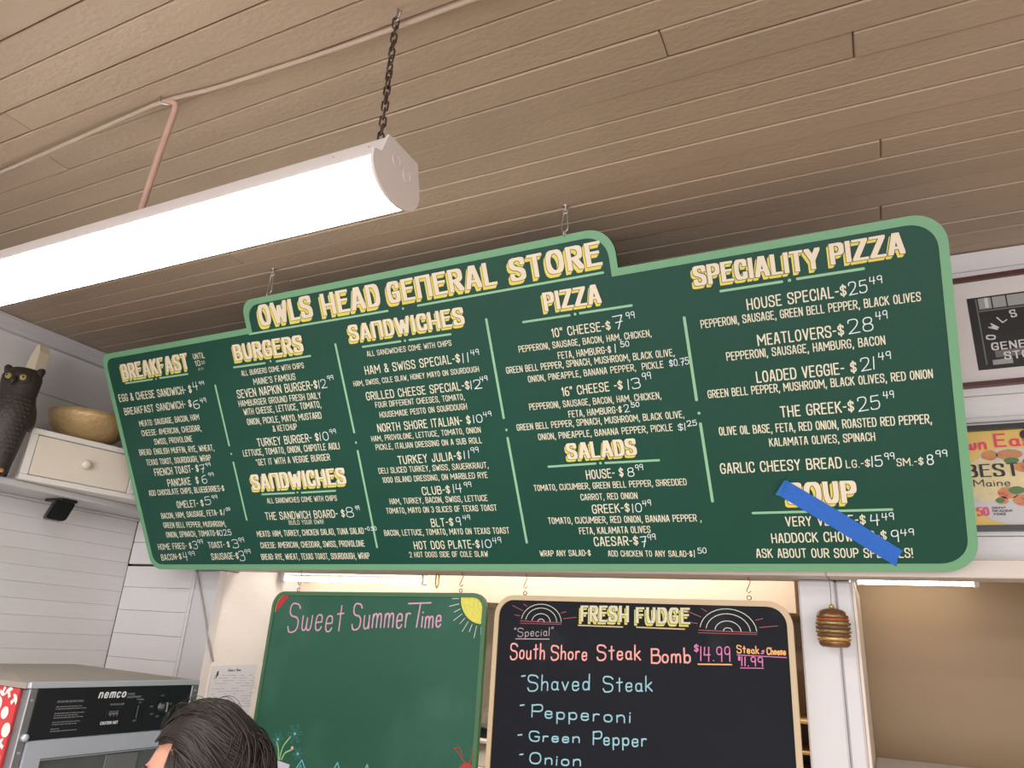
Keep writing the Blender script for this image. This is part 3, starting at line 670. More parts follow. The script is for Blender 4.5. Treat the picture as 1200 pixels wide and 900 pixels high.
# ------------------------------------------------------------------ the room shell
H_CEIL = 2.75; YB = 1.925
cs = MB().box(-2.9, 3.2, -4.0, 1.99, 2.766, 2.80).build('ceiling', 'dark_gap'); struct(cs)
rg = random.Random(4)
special = {15: [-0.242], 17: [0.055], 22: [0.095], 26: [0.094], 20: [-1.568], 23: [-1.516], 12: [-1.63], 10: [-1.57]}
k = -6
while True:
    y0 = 0.0125 + 0.0625 * k; y1 = y0 + 0.0625
    if y0 > 1.92: break
    xs = [-2.78]
    cuts = special.get(k)
    if cuts is None:
        cuts = [rg.uniform(1.1, 2.6)] if rg.random() < .8 else []
    cuts = sorted(c for c in cuts if -2.6 < c < 2.9)
    xs += cuts + [3.1]
    for a, b in zip(xs, xs[1:]):
        g = rg.choice([0.0004, 0.0006, 0.0011]) if k not in (8, 10, 18, 16) else 0.0016
        dz = rg.uniform(-0.0012, 0.0012)
        MB().cbox(a + 0.0006, b - 0.0006, y0 + g, y1 - 0.0004, 2.75 + dz, 2.7655, 0.0026).build('plank', 'ceil', cs)
    k += 1
MB().box(-2.9, 3.2, -4.0, -0.37, 2.748, 2.765).build('plain_ceiling_boards', 'ceil', cs)

fl = MB().box(-2.9, 3.2, -4.0, 4.2, -0.05, 0).build('floor', 'floor'); struct(fl)
# left wall: upper board wall, lower planked wall
wl = MB().box(-2.80, -2.73, -4.0, 1.99, 2.10, 2.766).build('wall_left', 'dark_gap'); struct(wl)
for z0, z1 in ((2.16, 2.527), (2.5285, 2.75)):
    MB().cbox(-2.735, -2.715, -3.9, 1.924, z0, z1, 0.002).build('plank', 'white_paint', wl)
wl2 = MB().box(-2.72, -2.595, -4.0, 1.99, 0, 2.118).build('wall_left', 'dark_gap'); struct(wl2)
zz = 2.118; i = 0
while zz > 0.9:
    z1 = zz; zz -= 0.0525
    MB().cbox(-2.598, -2.572 + rg.uniform(-.001, .001), -0.6, 1.9243, zz + 0.0002, z1 - 0.0002, 0.0009).build('plank', 'white_paint', wl2)
MB().box(-2.598, -2.573, -4.0, 1.922, 0, zz).build('lower_panel', 'white_paint', wl2)
tr = MB()
tr.prism([(-2.715, 2.70), (-2.690, 2.70), (-2.682, 2.712), (-2.682, 2.722), (-2.668, 2.736), (-2.668, 2.748), (-2.715, 2.748)], lambda a, b, c: (a, -3.5 + c, b), 5.42)
struct(tr.build('trim_1', 'white_trim'), 'white cove moulding between left wall and ceiling', 'moulding')
# back wall (plane y = 1.925): header over the openings, left part, low wall
wb = MB().box(-2.80, 3.2, 1.95, 1.99, 1.96, 2.766).build('wall_back', 'dark_gap'); struct(wb)
zz = 1.958
while zz < 2.74:
    z1 = min(zz + 0.082, 2.7485)
    MB().cbox(-2.57, 3.15, YB, YB + 0.026, zz + 0.0006, z1 - 0.0006, 0.0015).build('plank', 'white_paint', wb)
    zz += 0.082
wb2 = MB().box(-2.66, -2.17, 1.95, 1.99, 0, 1.96).build('wall_back', 'dark_gap'); struct(wb2)
zz = 1.956; first = True
while zz > 1.0:
    z0 = zz - 0.082
    MB().cbox(-2.5705, -2.176, YB, YB + 0.026, z0 + 0.0002, zz - (0.006 if first else 0.0007), 0.0008).build('plank', 'white_paint', wb2)
    zz = z0; first = False
MB().box(-2.568, -2.176, YB, YB + 0.026, 0, zz).build('lower_panel', 'white_paint', wb2)
wb3 = MB().box(-2.06, -0.165, 1.93, 1.99, 0, 1.02).build('wall_back', 'white_paint'); struct(wb3)
wb4 = MB().box(-0.045, 3.15, 1.93, 1.99, 0, 1.49).build('wall_back', 'white_paint'); struct(wb4)
wr = MB().box(3.15, 3.2, -4.0, 1.99, 0, 2.766).build('wall_right', 'white_paint'); struct(wr)
# posts and rail
p1 = MB().cbox(-2.172, -2.063, 1.905, 1.935, 0, 1.936, 0.004).build('trim_2', 'white_trim')
struct(p1, 'white painted post left of the chalkboards', 'post')
MB().cbox(-2.188, -2.172, 1.900, 1.93, 0, 1.936, 0.003).build('edge_strip', 'white_trim', p1)
MB().cbox(-2.0625, -2.056, 1.900, 1.934, 0, 1.936, 0.001).build('edge_strip', 'white_trim', p1)
p2 = MB().cbox(-0.168, -0.088, 1.895, 1.99, 0, 1.936, 0.004).build('trim_3', 'white_trim')
struct(p2, 'white painted post between chalkboard and tan opening', 'post')
MB().cbox(-0.0875, -0.052, 1.902, 1.99, 0, 1.936, 0.005).build('edge_strip', 'white_trim', p2)
MB().cbox(-0.0515, -0.045, 1.905, 2.32, 1.50, 1.936, 0.001).build('chipped_jamb', 'chipped', p2)
rl = MB().cbox(-2.17, -0.10, 1.812, 1.949, 1.9375, 1.975, 0.002).cbox(-0.0995, 3.1, 1.812, 1.895, 1.9375, 1.975, 0.002).build('trim_4', 'worn_rail')
struct(rl, 'worn white rail under the menu board that the chalkboards hang from', 'rail')
sl = MB().cbox(-0.0445, 3.1, 1.90, 2.325, 1.49, 1.532, 0.003).build('trim_5', 'white_trim')
struct(sl, 'white sill at the bottom of the tan opening', 'sill')
# kitchen behind
MBk = MB().box(-2.11, -2.061, 1.9355, 2.75, 0, 1.9365).box(-2.11, -2.061, 1.991, 2.75, 1.9366, 2.3).build('wall_kitchen_left', 'white_paint'); struct(MBk)
struct(MB().box(-2.11, -0.06, 2.75, 2.80, 0, 2.3).build('wall_kitchen_back', 'cream'))
struct(MB().box(-2.06, -0.215, 2.32, 2.749, 1.885, 2.29).build('trim_6', 'cream'), 'cream soffit over the kitchen pass through', 'soffit')
struct(MB().box(-0.13, -0.06, 1.991, 2.75, 0, 2.3).build('wall_kitchen_right', 'kit_brown'))
struct(MB().box(-0.058, 3.1, 2.33, 2.36, 1.40, 2.3).build('wall_kitchen_panel', 'tan_panel'))
struct(MB().box(-2.11, 3.1, 1.991, 2.80, 2.30, 2.34).build('ceiling_kitchen', 'cream'))

# ------------------------------------------------------------------ the big menu board
OB = Vector((-0.71268, 1.78942, 1.94107))
E1 = Vector((0.99995004, 0.00397948, 0.00916949)).normalized(); E2 = Vector((-0.00601244, -0.4933833, 0.86979122)).normalized(); EN = E1.cross(E2).normalized()
def XB(u, v, w_): return OB + E1 * u + E2 * v + EN * w_
def arc(c, r, a0, a1, n=7): return [(c[0] + r * cos(radians(a0 + (a1 - a0) * i / n)), c[1] + r * sin(radians(a0 + (a1 - a0) * i / n))) for i in range(n + 1)]
def board_outline(d):
    L, R, B, T1, T2, TT = -1.5405 + d, 0.9075 - d, 0.0 + d, 0.7535 - d, 0.7365 - d, 0.8345 - d
    tl, trr = -0.890 + d, 0.2500 - d
    r = 0.045 - d * .6; rr = 0.062 - d * .6
    P = arc((L + r, B + r), r, 180, 270) + arc((R - rr, B + rr), rr, 270, 360) + arc((R - rr, T2 - rr), rr, 0, 90)
    P += [(trr, T2)] + arc((trr - rr, TT - rr), rr, 0, 90) + arc((tl + .04, TT - .04), .04, 90, 180) + [(tl, T1)] + arc((L + .03, T1 - .03), .03, 90, 180)
    return P
mb_root = thing('menu_board', 'big dark green menu board with light green border hung from the plank ceiling', 'menu board', OB)
MB().prism(board_outline(0.0), XB, -0.012).build('panel', 'board_green', mb_root)
MB().ring(board_outline(-0.001), board_outline(0.0165), XB, 0.0012).build('border', 'border_green', mb_root)
for kd, s, u0, v0, u1, v1, h in MENU:
    if kd == 'M':
        m = MB(); b = (0.060 if h > .015 else 0.053) * h
        text(m, CAPS, s, u0, v0, u1, v1, h, XB, 0.0007, b, b, gap=2.7); m.keep = 1
        m.build('menu_line', 'letter_cream', mb_root)
    elif kd == 'P':
        m = MB(); b = 0.0011 if h > 0.02 else 0.0009
        text(m, HAND, s, u0, v0, u1, v1, h, XB, 0.0012, b, b, gap=2.2); m.keep = 1
        m.build('handwritten_price', 'marker', mb_root)
    else:
        bx, by = (0.108 * h, 0.062 * h)
        o = MB(); text(o, HEAD, s, u0, v0, u1, v1, h, XB, 0.0011, bx, by, 'box', gap=3.6, grow=0.0012); o.keep = 1
        ysh = MB(); sh = h * 0.15
        for q in (0.35, 0.7, 1.0):
            text(ysh, HEAD, s, u0, v0, u1, v1, h, XB, 0.0007, bx, by, 'box', gap=3.6, du=-sh * q * 0.8, dv=-sh * q)
        ysh.keep = 1
        t_ = MB(); text(t_, HEAD, s, u0, v0, u1, v1, h, XB, 0.0015, bx, by, 'box', gap=3.6); t_.keep = 1
        ho = t_.build('heading', 'letter_head', mb_root)
        o.build('letter_outline', 'letter_dark', ho)
        ysh.build('drop_shadow', 'letter_yellow', ho)
for kd, u0, v0, u1, v1 in LINES:
    m = MB()
    if kd == 'o': disc(m, (u0, v0), 0.0036, XB, 0.0008, 8); nm = 'divider_dot'
    else:
        r = 0.0030 if kd == 'u' else 0.0036
        stroke(m, [(u0, v0), (u1, v1)], r, XB, 0.0008); nm = 'underline' if kd == 'u' else 'column_divider'
    m.keep = 1; m.build(nm, 'mint', mb_root)
# tape
tp = thing('tape_strip', 'bright blue painter tape strip stuck slantwise across the soup list', 'tape', XB(0.66, 0.11, 0.003))
MB().prism([(0.5587, 0.2113), (0.665, 0.131), (0.7708, 0.0462), (0.7600, 0.030), (0.7554, 0.0106), (0.645, 0.097), (0.5401, 0.1765)], lambda u, v, w_: XB(u, v, 0.0022 + w_), 0.0006).build('tape_band', 'tape', tp)
MB().add([XB(0.5600, 0.2130, 0.0031), XB(0.5415, 0.1765, 0.0031), XB(0.5310, 0.1835, 0.012), XB(0.5530, 0.2150, 0.012),
          XB(0.5600, 0.2130, 0.0036), XB(0.5415, 0.1765, 0.0036), XB(0.5310, 0.1835, 0.0126), XB(0.5530, 0.2150, 0.0126)],
         [(0, 1, 2, 3), (7, 6, 5, 4), (0, 4, 5, 1), (1, 5, 6, 2), (2, 6, 7, 3), (3, 7, 4, 0)]).build('curled_end', 'tape_back', tp)
# hangers of the menu board
def hanger(x, yc, zt, where):
    r = thing('spring_clip', where, 'clip', (x, yc, zt), 'spring clips holding the menu board')
    zb = XB(x - OB.x, 0.8345, 0).z
    e = MB(); e.lathe([(0.007, 0.0), (0.007, -0.0015), (0.0022, -0.002), (0.0022, -0.012)], (x, yc, zt), 12)
    e.tube([(x + 0.006 * cos(t), yc, zt - 0.017 + 0.006 * sin(t)) for t in [2 * pi * i / 12 for i in range(12)]], 0.0016, 6, closed=True)
    e.build('screw_eye', 'zinc', r, True)
    top, bot = zt - 0.019, zb + 0.010
    loop = [(x, yc, top), (x + .005, yc, top - .004), (x + .0085, yc, bot + .010), (x + .006, yc, bot + .002), (x, yc, bot), (x - .006, yc, bot + .002), (x - .0085, yc, bot + .010), (x - .005, yc, top - .004)]
    MB().tube(loop, 0.0015, 6, closed=True).build('clip_loop', 'zinc', r, True)
    MB().tube([(x, yc + 0.0075 * cos(t), zb + 0.005 + 0.0075 * sin(t)) for t in [2 * pi * i / 12 for i in range(12)]], 0.0016, 6, closed=True).build('ring', 'zinc', r, True)
hanger(-0.583, 1.378, 2.75, 'silver spring clip at the right end of the raised title part of the menu board')
hanger(-1.506, 1.378, 2.75, 'silver spring clip at the left end of the raised title part of the menu board')

# ------------------------------------------------------------------ tube light fixture
XE = -0.600; XW = -1.82
lf = thing('light_fixture', 'long white wraparound ceiling lamp glowing brightly, hung on a chain', 'ceiling lamp', (-1.2, 0.755, 2.375))
hx = lambda u, v, c: (XE - 0.004 + c, u, v)
hous = [(0.722, 2.467), (0.797, 2.467), (0.806, 2.425), (0.805, 2.414), (0.7, 2.414), (0.705, 2.425)]
MB().prism(hous, hx, XW - XE).build('housing', 'fixture_white', lf)
lens = [(0.699, 2.420)] + [(0.7525 + 0.0585 * cos(radians(a)), 2.412 + 0.040 * sin(radians(a))) for a in range(180, 361, 12)] + [(0.806, 2.420)]
lens = [(min(max(a, .694), .811), b) for a, b in lens]
MB().prism(lens, hx, XW - XE).build('lens', 'lens', lf)
ep = [(0.720, 2.4695), (0.799, 2.4695), (0.812, 2.425)] + [(0.7525 + 0.062 * cos(radians(a)), 2.411 + 0.0435 * sin(radians(a))) for a in range(0, -181, -12)] + [(0.691, 2.424), (0.700, 2.428), (0.708, 2.430)]
for xa, nm in ((XE - 0.004, 'end_plate'), (XW - 0.006, 'end_plate')):
    e = MB().prism(ep, lambda u, v, c, xa=xa: (xa + c, u, v), 0.005); eo = e.build(nm, 'fixture_white', lf)
    if xa > -1:
        for cy, cz, rr in ((0.745, 2.438, 0.010), (0.775, 2.430, 0.010)):
            MB().tube([(xa + 0.0055, cy + rr * cos(t), cz + rr * sin(t)) for t in [2 * pi * i / 16 for i in range(16)]], 0.0007, 5, closed=True).build('knockout', 'fixture_white', eo, True)
for xx in (-0.632, -0.70):
    MB().lathe([(0.0022, 0), (0.0022, 0.001), (0.001, 0.0016)], (xx, 0.7165, 2.452), 10, ax=(0, -0.95, 0.3)).build('screw', 'zinc', lf)
# chain
ch = thing('chain', 'dark metal chain holding up the near end of the lamp', 'chain', (-0.640, 0.745, 2.75))
hk = MB(); cx_, cy_ = -0.633, 0.738
hk.tube([(cx_, cy_, 2.75), (cx_, cy_, 2.735), (cx_ + .008, cy_ - .004, 2.728), (cx_ + .012, cy_ - .006, 2.735)], 0.002, 6)
hk.tube([(cx_, cy_, 2.738), (cx_ - .006, cy_, 2.730), (cx_, cy_, 2.722), (cx_ + .006, cy_, 2.728)], 0.0018, 6)
hk.build('ceiling_hook', 'zinc', ch, True)
lm = MB(); lw, ll = 0.0048, 0.0105
pts = [(lw * cos(t), 0, (ll - lw) * (1 if sin(t) > 0 else -1) + lw * sin(t)) for t in [2 * pi * (i + .5) / 12 for i in range(12)]]
lm.tube(pts, 0.0017, 6, closed=True)
top = Vector((cx_ - .001, cy_, 2.724)); bot = Vector((-0.640, 0.750, 2.4715)); n = 17
lo0 = None
for i in range(n):
    p = top.lerp(bot, (i + .35) / n)
    if lo0 is None:
        lo0 = lm.build('link', 'chain', None, True, origin=(0, 0, 0)); o = lo0
    else:
        o = lo0.copy(); COL.objects.link(o)
    o.parent = ch; o.location = p - Vector(ch.location); o.rotation_euler = (radians(4), 0, radians(45 + 90 * (i % 2) + 7 * i))
# cables
def cat(P, n=6):
    P = [Vector(p) for p in P]; out = []
    for i in range(len(P) - 1):
        a = P[max(i - 1, 0)]; b = P[i]; c = P[i + 1]; d = P[min(i + 2, len(P) - 1)]
        for k_ in range(n):
            t = k_ / n
            out.append(0.5 * ((2 * b) + (c - a) * t + (2 * a - 5 * b + 4 * c - d) * t * t + (3 * b - a - 3 * c + d) * t ** 3))
    return out + [P[-1]]
c1 = MB().tube(cat([(-2.66, .765, 2.742), (-2.2, .76, 2.738), (-1.8, .757, 2.735), (-1.47, .742, 2.732), (-1.28, .738, 2.738), (-1.194, .741, 2.744), (-1.08, .752, 2.744), (-.976, .757, 2.744), (-.777, .764, 2.744), (-.512, .766, 2.744), (0.3, .768, 2.744), (1.6, .768, 2.744)]), 0.0048, 8)
tag(c1.build('cable', 'cable', smooth=True), 'long painted cable stapled along the ceiling planks', 'cable')
c2 = MB().tube(cat([(-1.196, .741, 2.742), (-1.180, .744, 2.737), (-1.176, .750, 2.725), (-1.190, .754, 2.66), (-1.203, .757, 2.58), (-1.212, .760, 2.52), (-1.220, .762, 2.469)]), 0.0062, 10)
tag(c2.build('cable', 'cable_pink', smooth=True), 'short salmon coloured cable dropping from ceiling to lamp', 'cable')
st = MB().tube([(-1.205, .731, 2.751), (-1.205, .733, 2.7365), (-1.196, .741, 2.7345), (-1.188, .748, 2.7365), (-1.188, .75, 2.751)], 0.0016, 6)
tag(st.build('cable_staple', 'zinc', smooth=True), 'metal staple pinning the two cables to the ceiling', 'staple')

# ------------------------------------------------------------------ chalkboards
YC = 1.862
def XC(u, v, w_): return (u, YC - w_, v)
def chalkboard(name, label, x0, x1, z0, ztl, ztr, r, fw, mfr, mface):
    root = thing(name, label, 'chalkboard', ((x0 + x1) / 2, YC, z0))
    sl_ = (ztr - ztl) / (x1 - x0)
    def outl(d):
        a = radians(0)
        P = arc((x0 + r, r + z0), r - d, 180, 270) + arc((x1 - r, r + z0), r - d, 270, 360) + arc((x1 - r, ztl - r), r - d, 0, 90) + arc((x0 + r, ztl - r), r - d, 90, 180)
        return [(u, v + (u - x0) * sl_) for u, v in P]
    MB().prism(outl(fw * .5), XC, -0.008).build('writing_surface', mface, root)
    MB().ring(outl(0), outl(fw), lambda u, v, w_: XC(u, v, w_ - 0.010), 0.014).build('frame', mfr, root)
    return root
gb = chalkboard('chalkboard', 'green chalkboard reading Sweet SummerTime with a yellow sun', -1.754, -0.977, 1.05, 1.870, 1.8833, 0.045, 0.012, 'chalk_frame', 'chalk_green')
kb = chalkboard('chalkboard', 'black chalkboard in tan frame listing steak bomb fillings', -0.950, -0.181, 1.05, 1.8797, 1.8837, 0.055, 0.013, 'tan_frame', 'black_board')
CM = {'V': ('c_violet', gb), 'R': ('c_pink', kb), 'W': ('c_magenta', kb), 'O': ('c_orange', kb), 'B': ('c_blue', kb)}
for kd, s, u0, v0, u1, v1, h in CHALK:
    if kd == 'F':
        hh = MB(); text(hh, HEAD, s, u0, v0, u1, v1, h, XC, 0.0012, .095 * h, .06 * h, 'box', gap=3.6)
        yy = MB(); text(yy, HEAD, s, u0, v0, u1, v1, h, XC, 0.0006, .095 * h, .06 * h, 'box', gap=3.6, du=-.0042, dv=-.0062)
        oo = MB(); text(oo, HEAD, s, u0, v0, u1, v1, h, XC, 0.0009, .095 * h, .06 * h, 'box', gap=3.6, grow=.0011)
        for q in (hh, yy, oo): q.keep = 1
        ho = hh.build('heading', 'c_head', kb) if 'c_head' in M else hh.build('heading', 'tan_frame', kb)
        oo.build('letter_outline', 'letter_dark', ho); yy.build('drop_shadow', 'c_yellow', ho)
        continue
    m, root = ('c_grey', kb) if s == '"Special"' else CM[kd]
    b = 0.0021 if kd in 'VR' else (0.0018 if kd == 'B' else 0.0014)
    if s == '"Special"': b = 0.0010
    if kd == 'V': b = 0.0024
    q = MB(); text(q, HAND, s, u0, v0, u1, v1, h, XC, 0.0007, b, b, gap=2.6, jit=0.03); q.keep = 1
    q.build('chalk_writing', m, root)
def chalk_part(name, m, root, fn):
    q = MB(); fn(q); q.keep = 1; return q.build(name, m, root)
def uline(a, b, r, m, root=kb, nm='chalk_underline'): chalk_part(nm, m, root, lambda q: stroke(q, [a, b], r, XC, 0.0007))
uline((-0.3998, 1.7340), (-0.3225, 1.7380), .0016, 'c_orange'); uline((-0.309, 1.7600), (-0.2, 1.7605), .001, 'c_magenta')
uline((-0.3028, 1.7320), (-0.2515, 1.7345), .001, 'c_magenta'); uline((-0.8837, 1.7675), (-0.7864, 1.7715), .0012, 'c_grey')
uline((-0.7059, 1.8093), (-0.5873, 1.8102), .0017, 'tan_frame'); uline((-0.5505, 1.8112), (-0.4311, 1.8118), .0017, 'tan_frame')
def sun_doodle(cx, cz, R):
    root = kb
    def arcs(q):
        for f in (1.0, .78, .46, .16):
            stroke(q, [(cx + R * f * cos(radians(a)), cz + R * f * .78 * sin(radians(a))) for a in range(4, 180, 12)], .0009, XC, .0007)
    def rays():
        out = []
        for i, a in enumerate(range(12, 180, 17)):
            r0, r1 = R * 1.12, R * (1.75 if i % 2 == 0 else 1.4)
            p1_ = (cx + r1 * cos(radians(a)), cz + r1 * .72 * sin(radians(a)))
            if p1_[1] < 1.864 and -.932 < p1_[0] < -.199:
                out.append(lambda q, P=[(cx + r0 * cos(radians(a)), cz + r0 * .78 * sin(radians(a))), p1_]: stroke(q, P, .0009, XC, .0007))
        return out
    chalk_part('sun_arcs', 'c_white', root, arcs); [chalk_part('sun_ray', 'c_dullpink', root, f_) for f_ in rays()]
    chalk_part('sun_horizon', 'c_dullpink', root, lambda q: (stroke(q, [(cx - R * 1.05, cz), (cx + R * 1.0, cz)], .001, XC, .0007), stroke(q, [(cx - R * 1.05, cz - .006), (cx + R * 1.0, cz - .004)], .0008, XC, .0007)))
sun_doodle(-0.8121, 1.8136, 0.058); sun_doodle(-0.3278, 1.8112, 0.066)
# green board drawings
gx, gz = -0.992, 1.8705
chalk_part('yellow_sun', 'c_yellow', gb, lambda q: q.flat([(gx + .001, gz)] + [(gx - .070 * cos(radians(a)), gz - .070 * sin(radians(a))) for a in range(0, 91, 9)], XC, .0008))
def grays(q):
    for i, a in enumerate(range(3, 92, 11)):
        r1 = .108 if i % 2 else .098
        stroke(q, [(gx - .077 * cos(radians(a)), gz - .077 * sin(radians(a))), (gx - r1 * cos(radians(a)), gz - r1 * sin(radians(a)))], .001, XC, .0008)
chalk_part('yellow_sun_rays', 'c_white', gb, grays)
chalk_part('watermelon_slice', 'c_red', gb, lambda q: q.flat([(-1.7385, 1.8080), (-1.7230, 1.8200), (-1.7050, 1.8400), (-1.6900, 1.8600), (-1.7170, 1.8575), (-1.7330, 1.8430), (-1.7390, 1.8260)], XC, .0008))
chalk_part('watermelon_rind', 'c_leaf', gb, lambda q: stroke(q, [(-1.7400, 1.8070), (-1.7400, 1.8270), (-1.7335, 1.8450), (-1.7170, 1.8590), (-1.6890, 1.8610)], .0009, XC, .0009, True))
def flower(cx, cz, R, m):
    def f(q):
        for i in range(6):
            a = i * pi / 3 + .3
            stroke(q, [(cx, cz), (cx + R * cos(a - .35), cz + R * sin(a - .35)), (cx + R * 1.1 * cos(a + .1), cz + R * 1.1 * sin(a + .1)), (cx, cz)], .0006, XC, .0007, True)
    chalk_part('chalk_flower', m, gb, f)
    chalk_part('flower_centre', 'c_white', gb, lambda q: disc(q, (cx, cz), .003, XC, .0009, 8))
flower(-1.588, 1.468, .026, 'c_skyflower'); flower(-1.649, 1.447, .018, 'c_skyflower'); flower(-1.567, 1.417, .016, 'c_skyflower')
for P in ([(-1.632, 1.395), (-1.628, 1.43), (-1.603, 1.458)], [(-1.636, 1.396), (-1.640, 1.42), (-1.652, 1.440)], [(-1.624, 1.396), (-1.616, 1.415), (-1.594, 1.424)]):
    chalk_part('flower_stem', 'c_leaf', gb, lambda q, P=P: stroke(q, P, .0022, XC, .0007, True))
chalk_part('red_bud', 'c_pink', gb, lambda q: disc(q, (-1.590, 1.430), .005, XC, .0009, 8))
chalk_part('flower_pot', 'c_lilacwhite', gb, lambda q: q.flat([(-1.638, 1.392), (-1.590, 1.386), (-1.598, 1.345), (-1.628, 1.345)], XC, .0010))
chalk_part('lobster', 'c_red', gb, lambda q: disc(q, (-1.004, 1.420), .030, XC, .0007, 16, .036))
chalk_part('lobster_claws', 'c_red', gb, lambda q: (stroke(q, [(-1.006, 1.452), (-1.030, 1.474), (-1.046, 1.486), (-1.030, 1.490), (-1.018, 1.470)], .0009, XC, .0009), stroke(q, [(-.998, 1.453), (-.990, 1.480), (-.993, 1.492)], .0012, XC, .0009)))
for x in (-1.548, -1.420, -1.318):
    chalk_part('chalk_writing', 'c_cyan', gb, lambda q, x=x: (stroke(q, [(x - .022, 1.372), (x, 1.403 + (x + 1.548) * .06), (x + .02, 1.376)], .0016, XC, .0007), stroke(q, [(x - .012, 1.370), (x - .002, 1.390), (x + .01, 1.368)], .0009, XC, .0008)))
def shook(x, zt, zb, m, lab, cat_='hook'):
    r = thing('hook', lab, cat_, (x, YC, zt), 'hooks holding the chalkboards')
    zt_ = zt; L = zt - zb
    P = [(x, YC + .004, zt_), (x + .001, YC + .004, zt_ - L * .12), (x + .0045, YC + .004, zt_ - L * .2), (x + .002, YC + .004, zt_ - L * .32), (x - .001, YC + .004, zt_ - L * .45), (x - .0055, YC + .004, zt_ - L * .62), (x, YC + .004, zt_ - L * .72), (x + .0055, YC + .004, zt_ - L * .62)]
    MB().tube(P, 0.0011, 6).build('hook_wire', m, r, True)
    MB().tube([(x + .005 * cos(t), YC + .004, zb + .0035 + .005 * sin(t)) for t in [2 * pi * i / 10 for i in range(10)]], 0.0011, 6, closed=True).build('eye_ring', m, r, True)
shook(-1.662, 1.9375, 1.8745, 'rust', 'dark wire hook at left end of green chalkboard')
shook(-1.067, 1.9375, 1.8850, 'rust', 'dark wire hook at right end of green chalkboard')
shook(-0.865, 1.9375, 1.8830, 'rust', 'dark wire hook at left end of black chalkboard')
shook(-0.276, 1.9375, 1.8865, 'rust', 'dark wire hook at right end of black chalkboard')
yh = MB().tube([(-1.165, 1.885, 1.9375), (-1.165, 1.885, 1.905), (-1.160, 1.885, 1.895), (-1.155, 1.885, 1.905), (-1.155, 1.885, 1.9375)], 0.0022, 8)
tag(yh.build('hook', 'brass', smooth=True), 'small yellow hook under the rail, above green chalkboard', 'hook')

# ------------------------------------------------------------------ burger ornament
bo = thing('burger_ornament', 'hanging ornament shaped as a layered double hamburger in front of white post', 'ornament', (-0.0955, 1.845, 1.787))
bc = (-0.0955, 1.845, 0)
def lay(name, m, prof, ripple=None, sm=True): return MB().lathe(prof, (bc[0], bc[1], 1.787), 36, ripple=ripple).build(name, m, bo, sm)
def wav(a, f): return lambda i, th: a * sin(f * th) * (1 if i % 2 else .6) + a * .5 * sin((f + 5) * th + 1)
lay('bottom_bun', 'brown_bun', [(0.012, 0), (0.026, .001), (0.031, .005), (0.0325, .010), (0.032, .014)])
lay('cheese_rim', 'gold_leaf', [(0.031, .013), (0.034, .016), (0.034, .020), (0.031, .022)], wav(.03, 13))
lay('lower_patty', 'patty', [(0.030, .021), (0.0345, .023), (0.035, .027), (0.033, .030)], wav(.02, 9))
lay('lower_lettuce', 'lettuce', [(0.032, .029), (0.036, .032), (0.0365, .035), (0.033, .038)], wav(.035, 15))
lay('upper_patty', 'patty', [(0.032, .037), (0.0358, .040), (0.0355, .045), (0.033, .047)], wav(.025, 8))
lay('upper_lettuce', 'lettuce', [(0.032, .046), (0.0365, .049), (0.036, .053), (0.032, .056)], wav(.04, 14))
lay('tomato_slice', 'tomato', [(0.031, .055), (0.034, .057), (0.034, .060), (0.031, .062)], wav(.015, 6))
lay('top_bun', 'brown_bun', [(0.032, .061), (0.0335, .065), (0.031, .072), (0.024, .079), (0.012, .083), (0.004, .084)])
lay('cap', 'gold_leaf', [(0.0045, .083), (0.0055, .086), (0.0055, .090), (0.002, .092)])
MB().tube([(bc[0], bc[1], 1.878), (bc[0] + .001, bc[1], 1.91), (bc[0], bc[1], 1.9375)], 0.0008, 5).build('string', 'chain', bo)

# ------------------------------------------------------------------ kitchen things
def tube_lamp(x0, x1, y, z, lab):
    r = thing('tube_lamp', lab, 'tube lamp', ((x0 + x1) / 2, y, z))
    MB().tube([(x0 + .012, y, z), (x1 - .012, y, z)], 0.0085, 12).build('tube', 'tube', r, True)
    for x in (x0, x1 - .012): MB().cbox(x, x + .012, y - .012, y + .012, z - .012, z + .03, .002).build('end_cap', 'fixture_white', r)
    MB().cbox(x0, x1, y - .014, y + .014, z + .018, z + .040, .002).build('lamp_body', 'fixture_white', r)
    return r
tube_lamp(-2.04, -1.40, 2.20, 1.940, 'lit tube lamp in the kitchen above the green chalkboard')
tube_lamp(-0.055, 0.232, 2.20, 1.966, 'lit tube lamp at the top of the tan opening')
ks = thing('wall_shelf', 'narrow kitchen shelf unit seen between black chalkboard and post', 'shelf', (-0.3, 2.45, 1.40))
for z in (1.600, 1.522, 1.42): MB().cbox(-0.50, -0.150, 2.36, 2.60, z - .008, z, .001).build('shelf_board', 'shelf_wood', ks)
MB().box(-0.50, -0.150, 2.60, 2.61, 1.40, 1.80).build('back_board', 'kit_brown', ks)
for x in (-0.51, -0.150): MB().box(x, x + .010, 2.36, 2.61, 1.40, 1.80).build('side_board', 'kit_brown', ks)
for i in range(4):
    o = MB().cbox(-0.36, -0.165, 2.37, 2.57, 1.4215 + i * .013, 1.4325 + i * .013, .001).build('folded_cloth', ['kit_white', 'paper'][i % 2])
    tag(o, ['white folded cloth at the bottom of the shelf pile', 'pale folded cloth second from the bottom of the shelf pile', 'white folded cloth third up in the shelf pile', 'pale folded cloth topmost of the shelf pile'][i], 'cloth', 'folded cloths on the kitchen shelf')
kc = MB().cbox(-1.9, -0.6, 2.40, 2.745, 0, 1.36, .004).build('kitchen_counter', 'kit_white')
tag(kc, 'white kitchen counter behind the chalkboards', 'counter')
tb = thing('storage_tub', 'white tub visible in the gap between the two chalkboards', 'tub', (-1.28, 2.50, 1.36))
MB().cbox(-1.40, -1.18, 2.42, 2.60, 1.3605, 1.432, .006).build('tub_body', 'kit_white', tb)
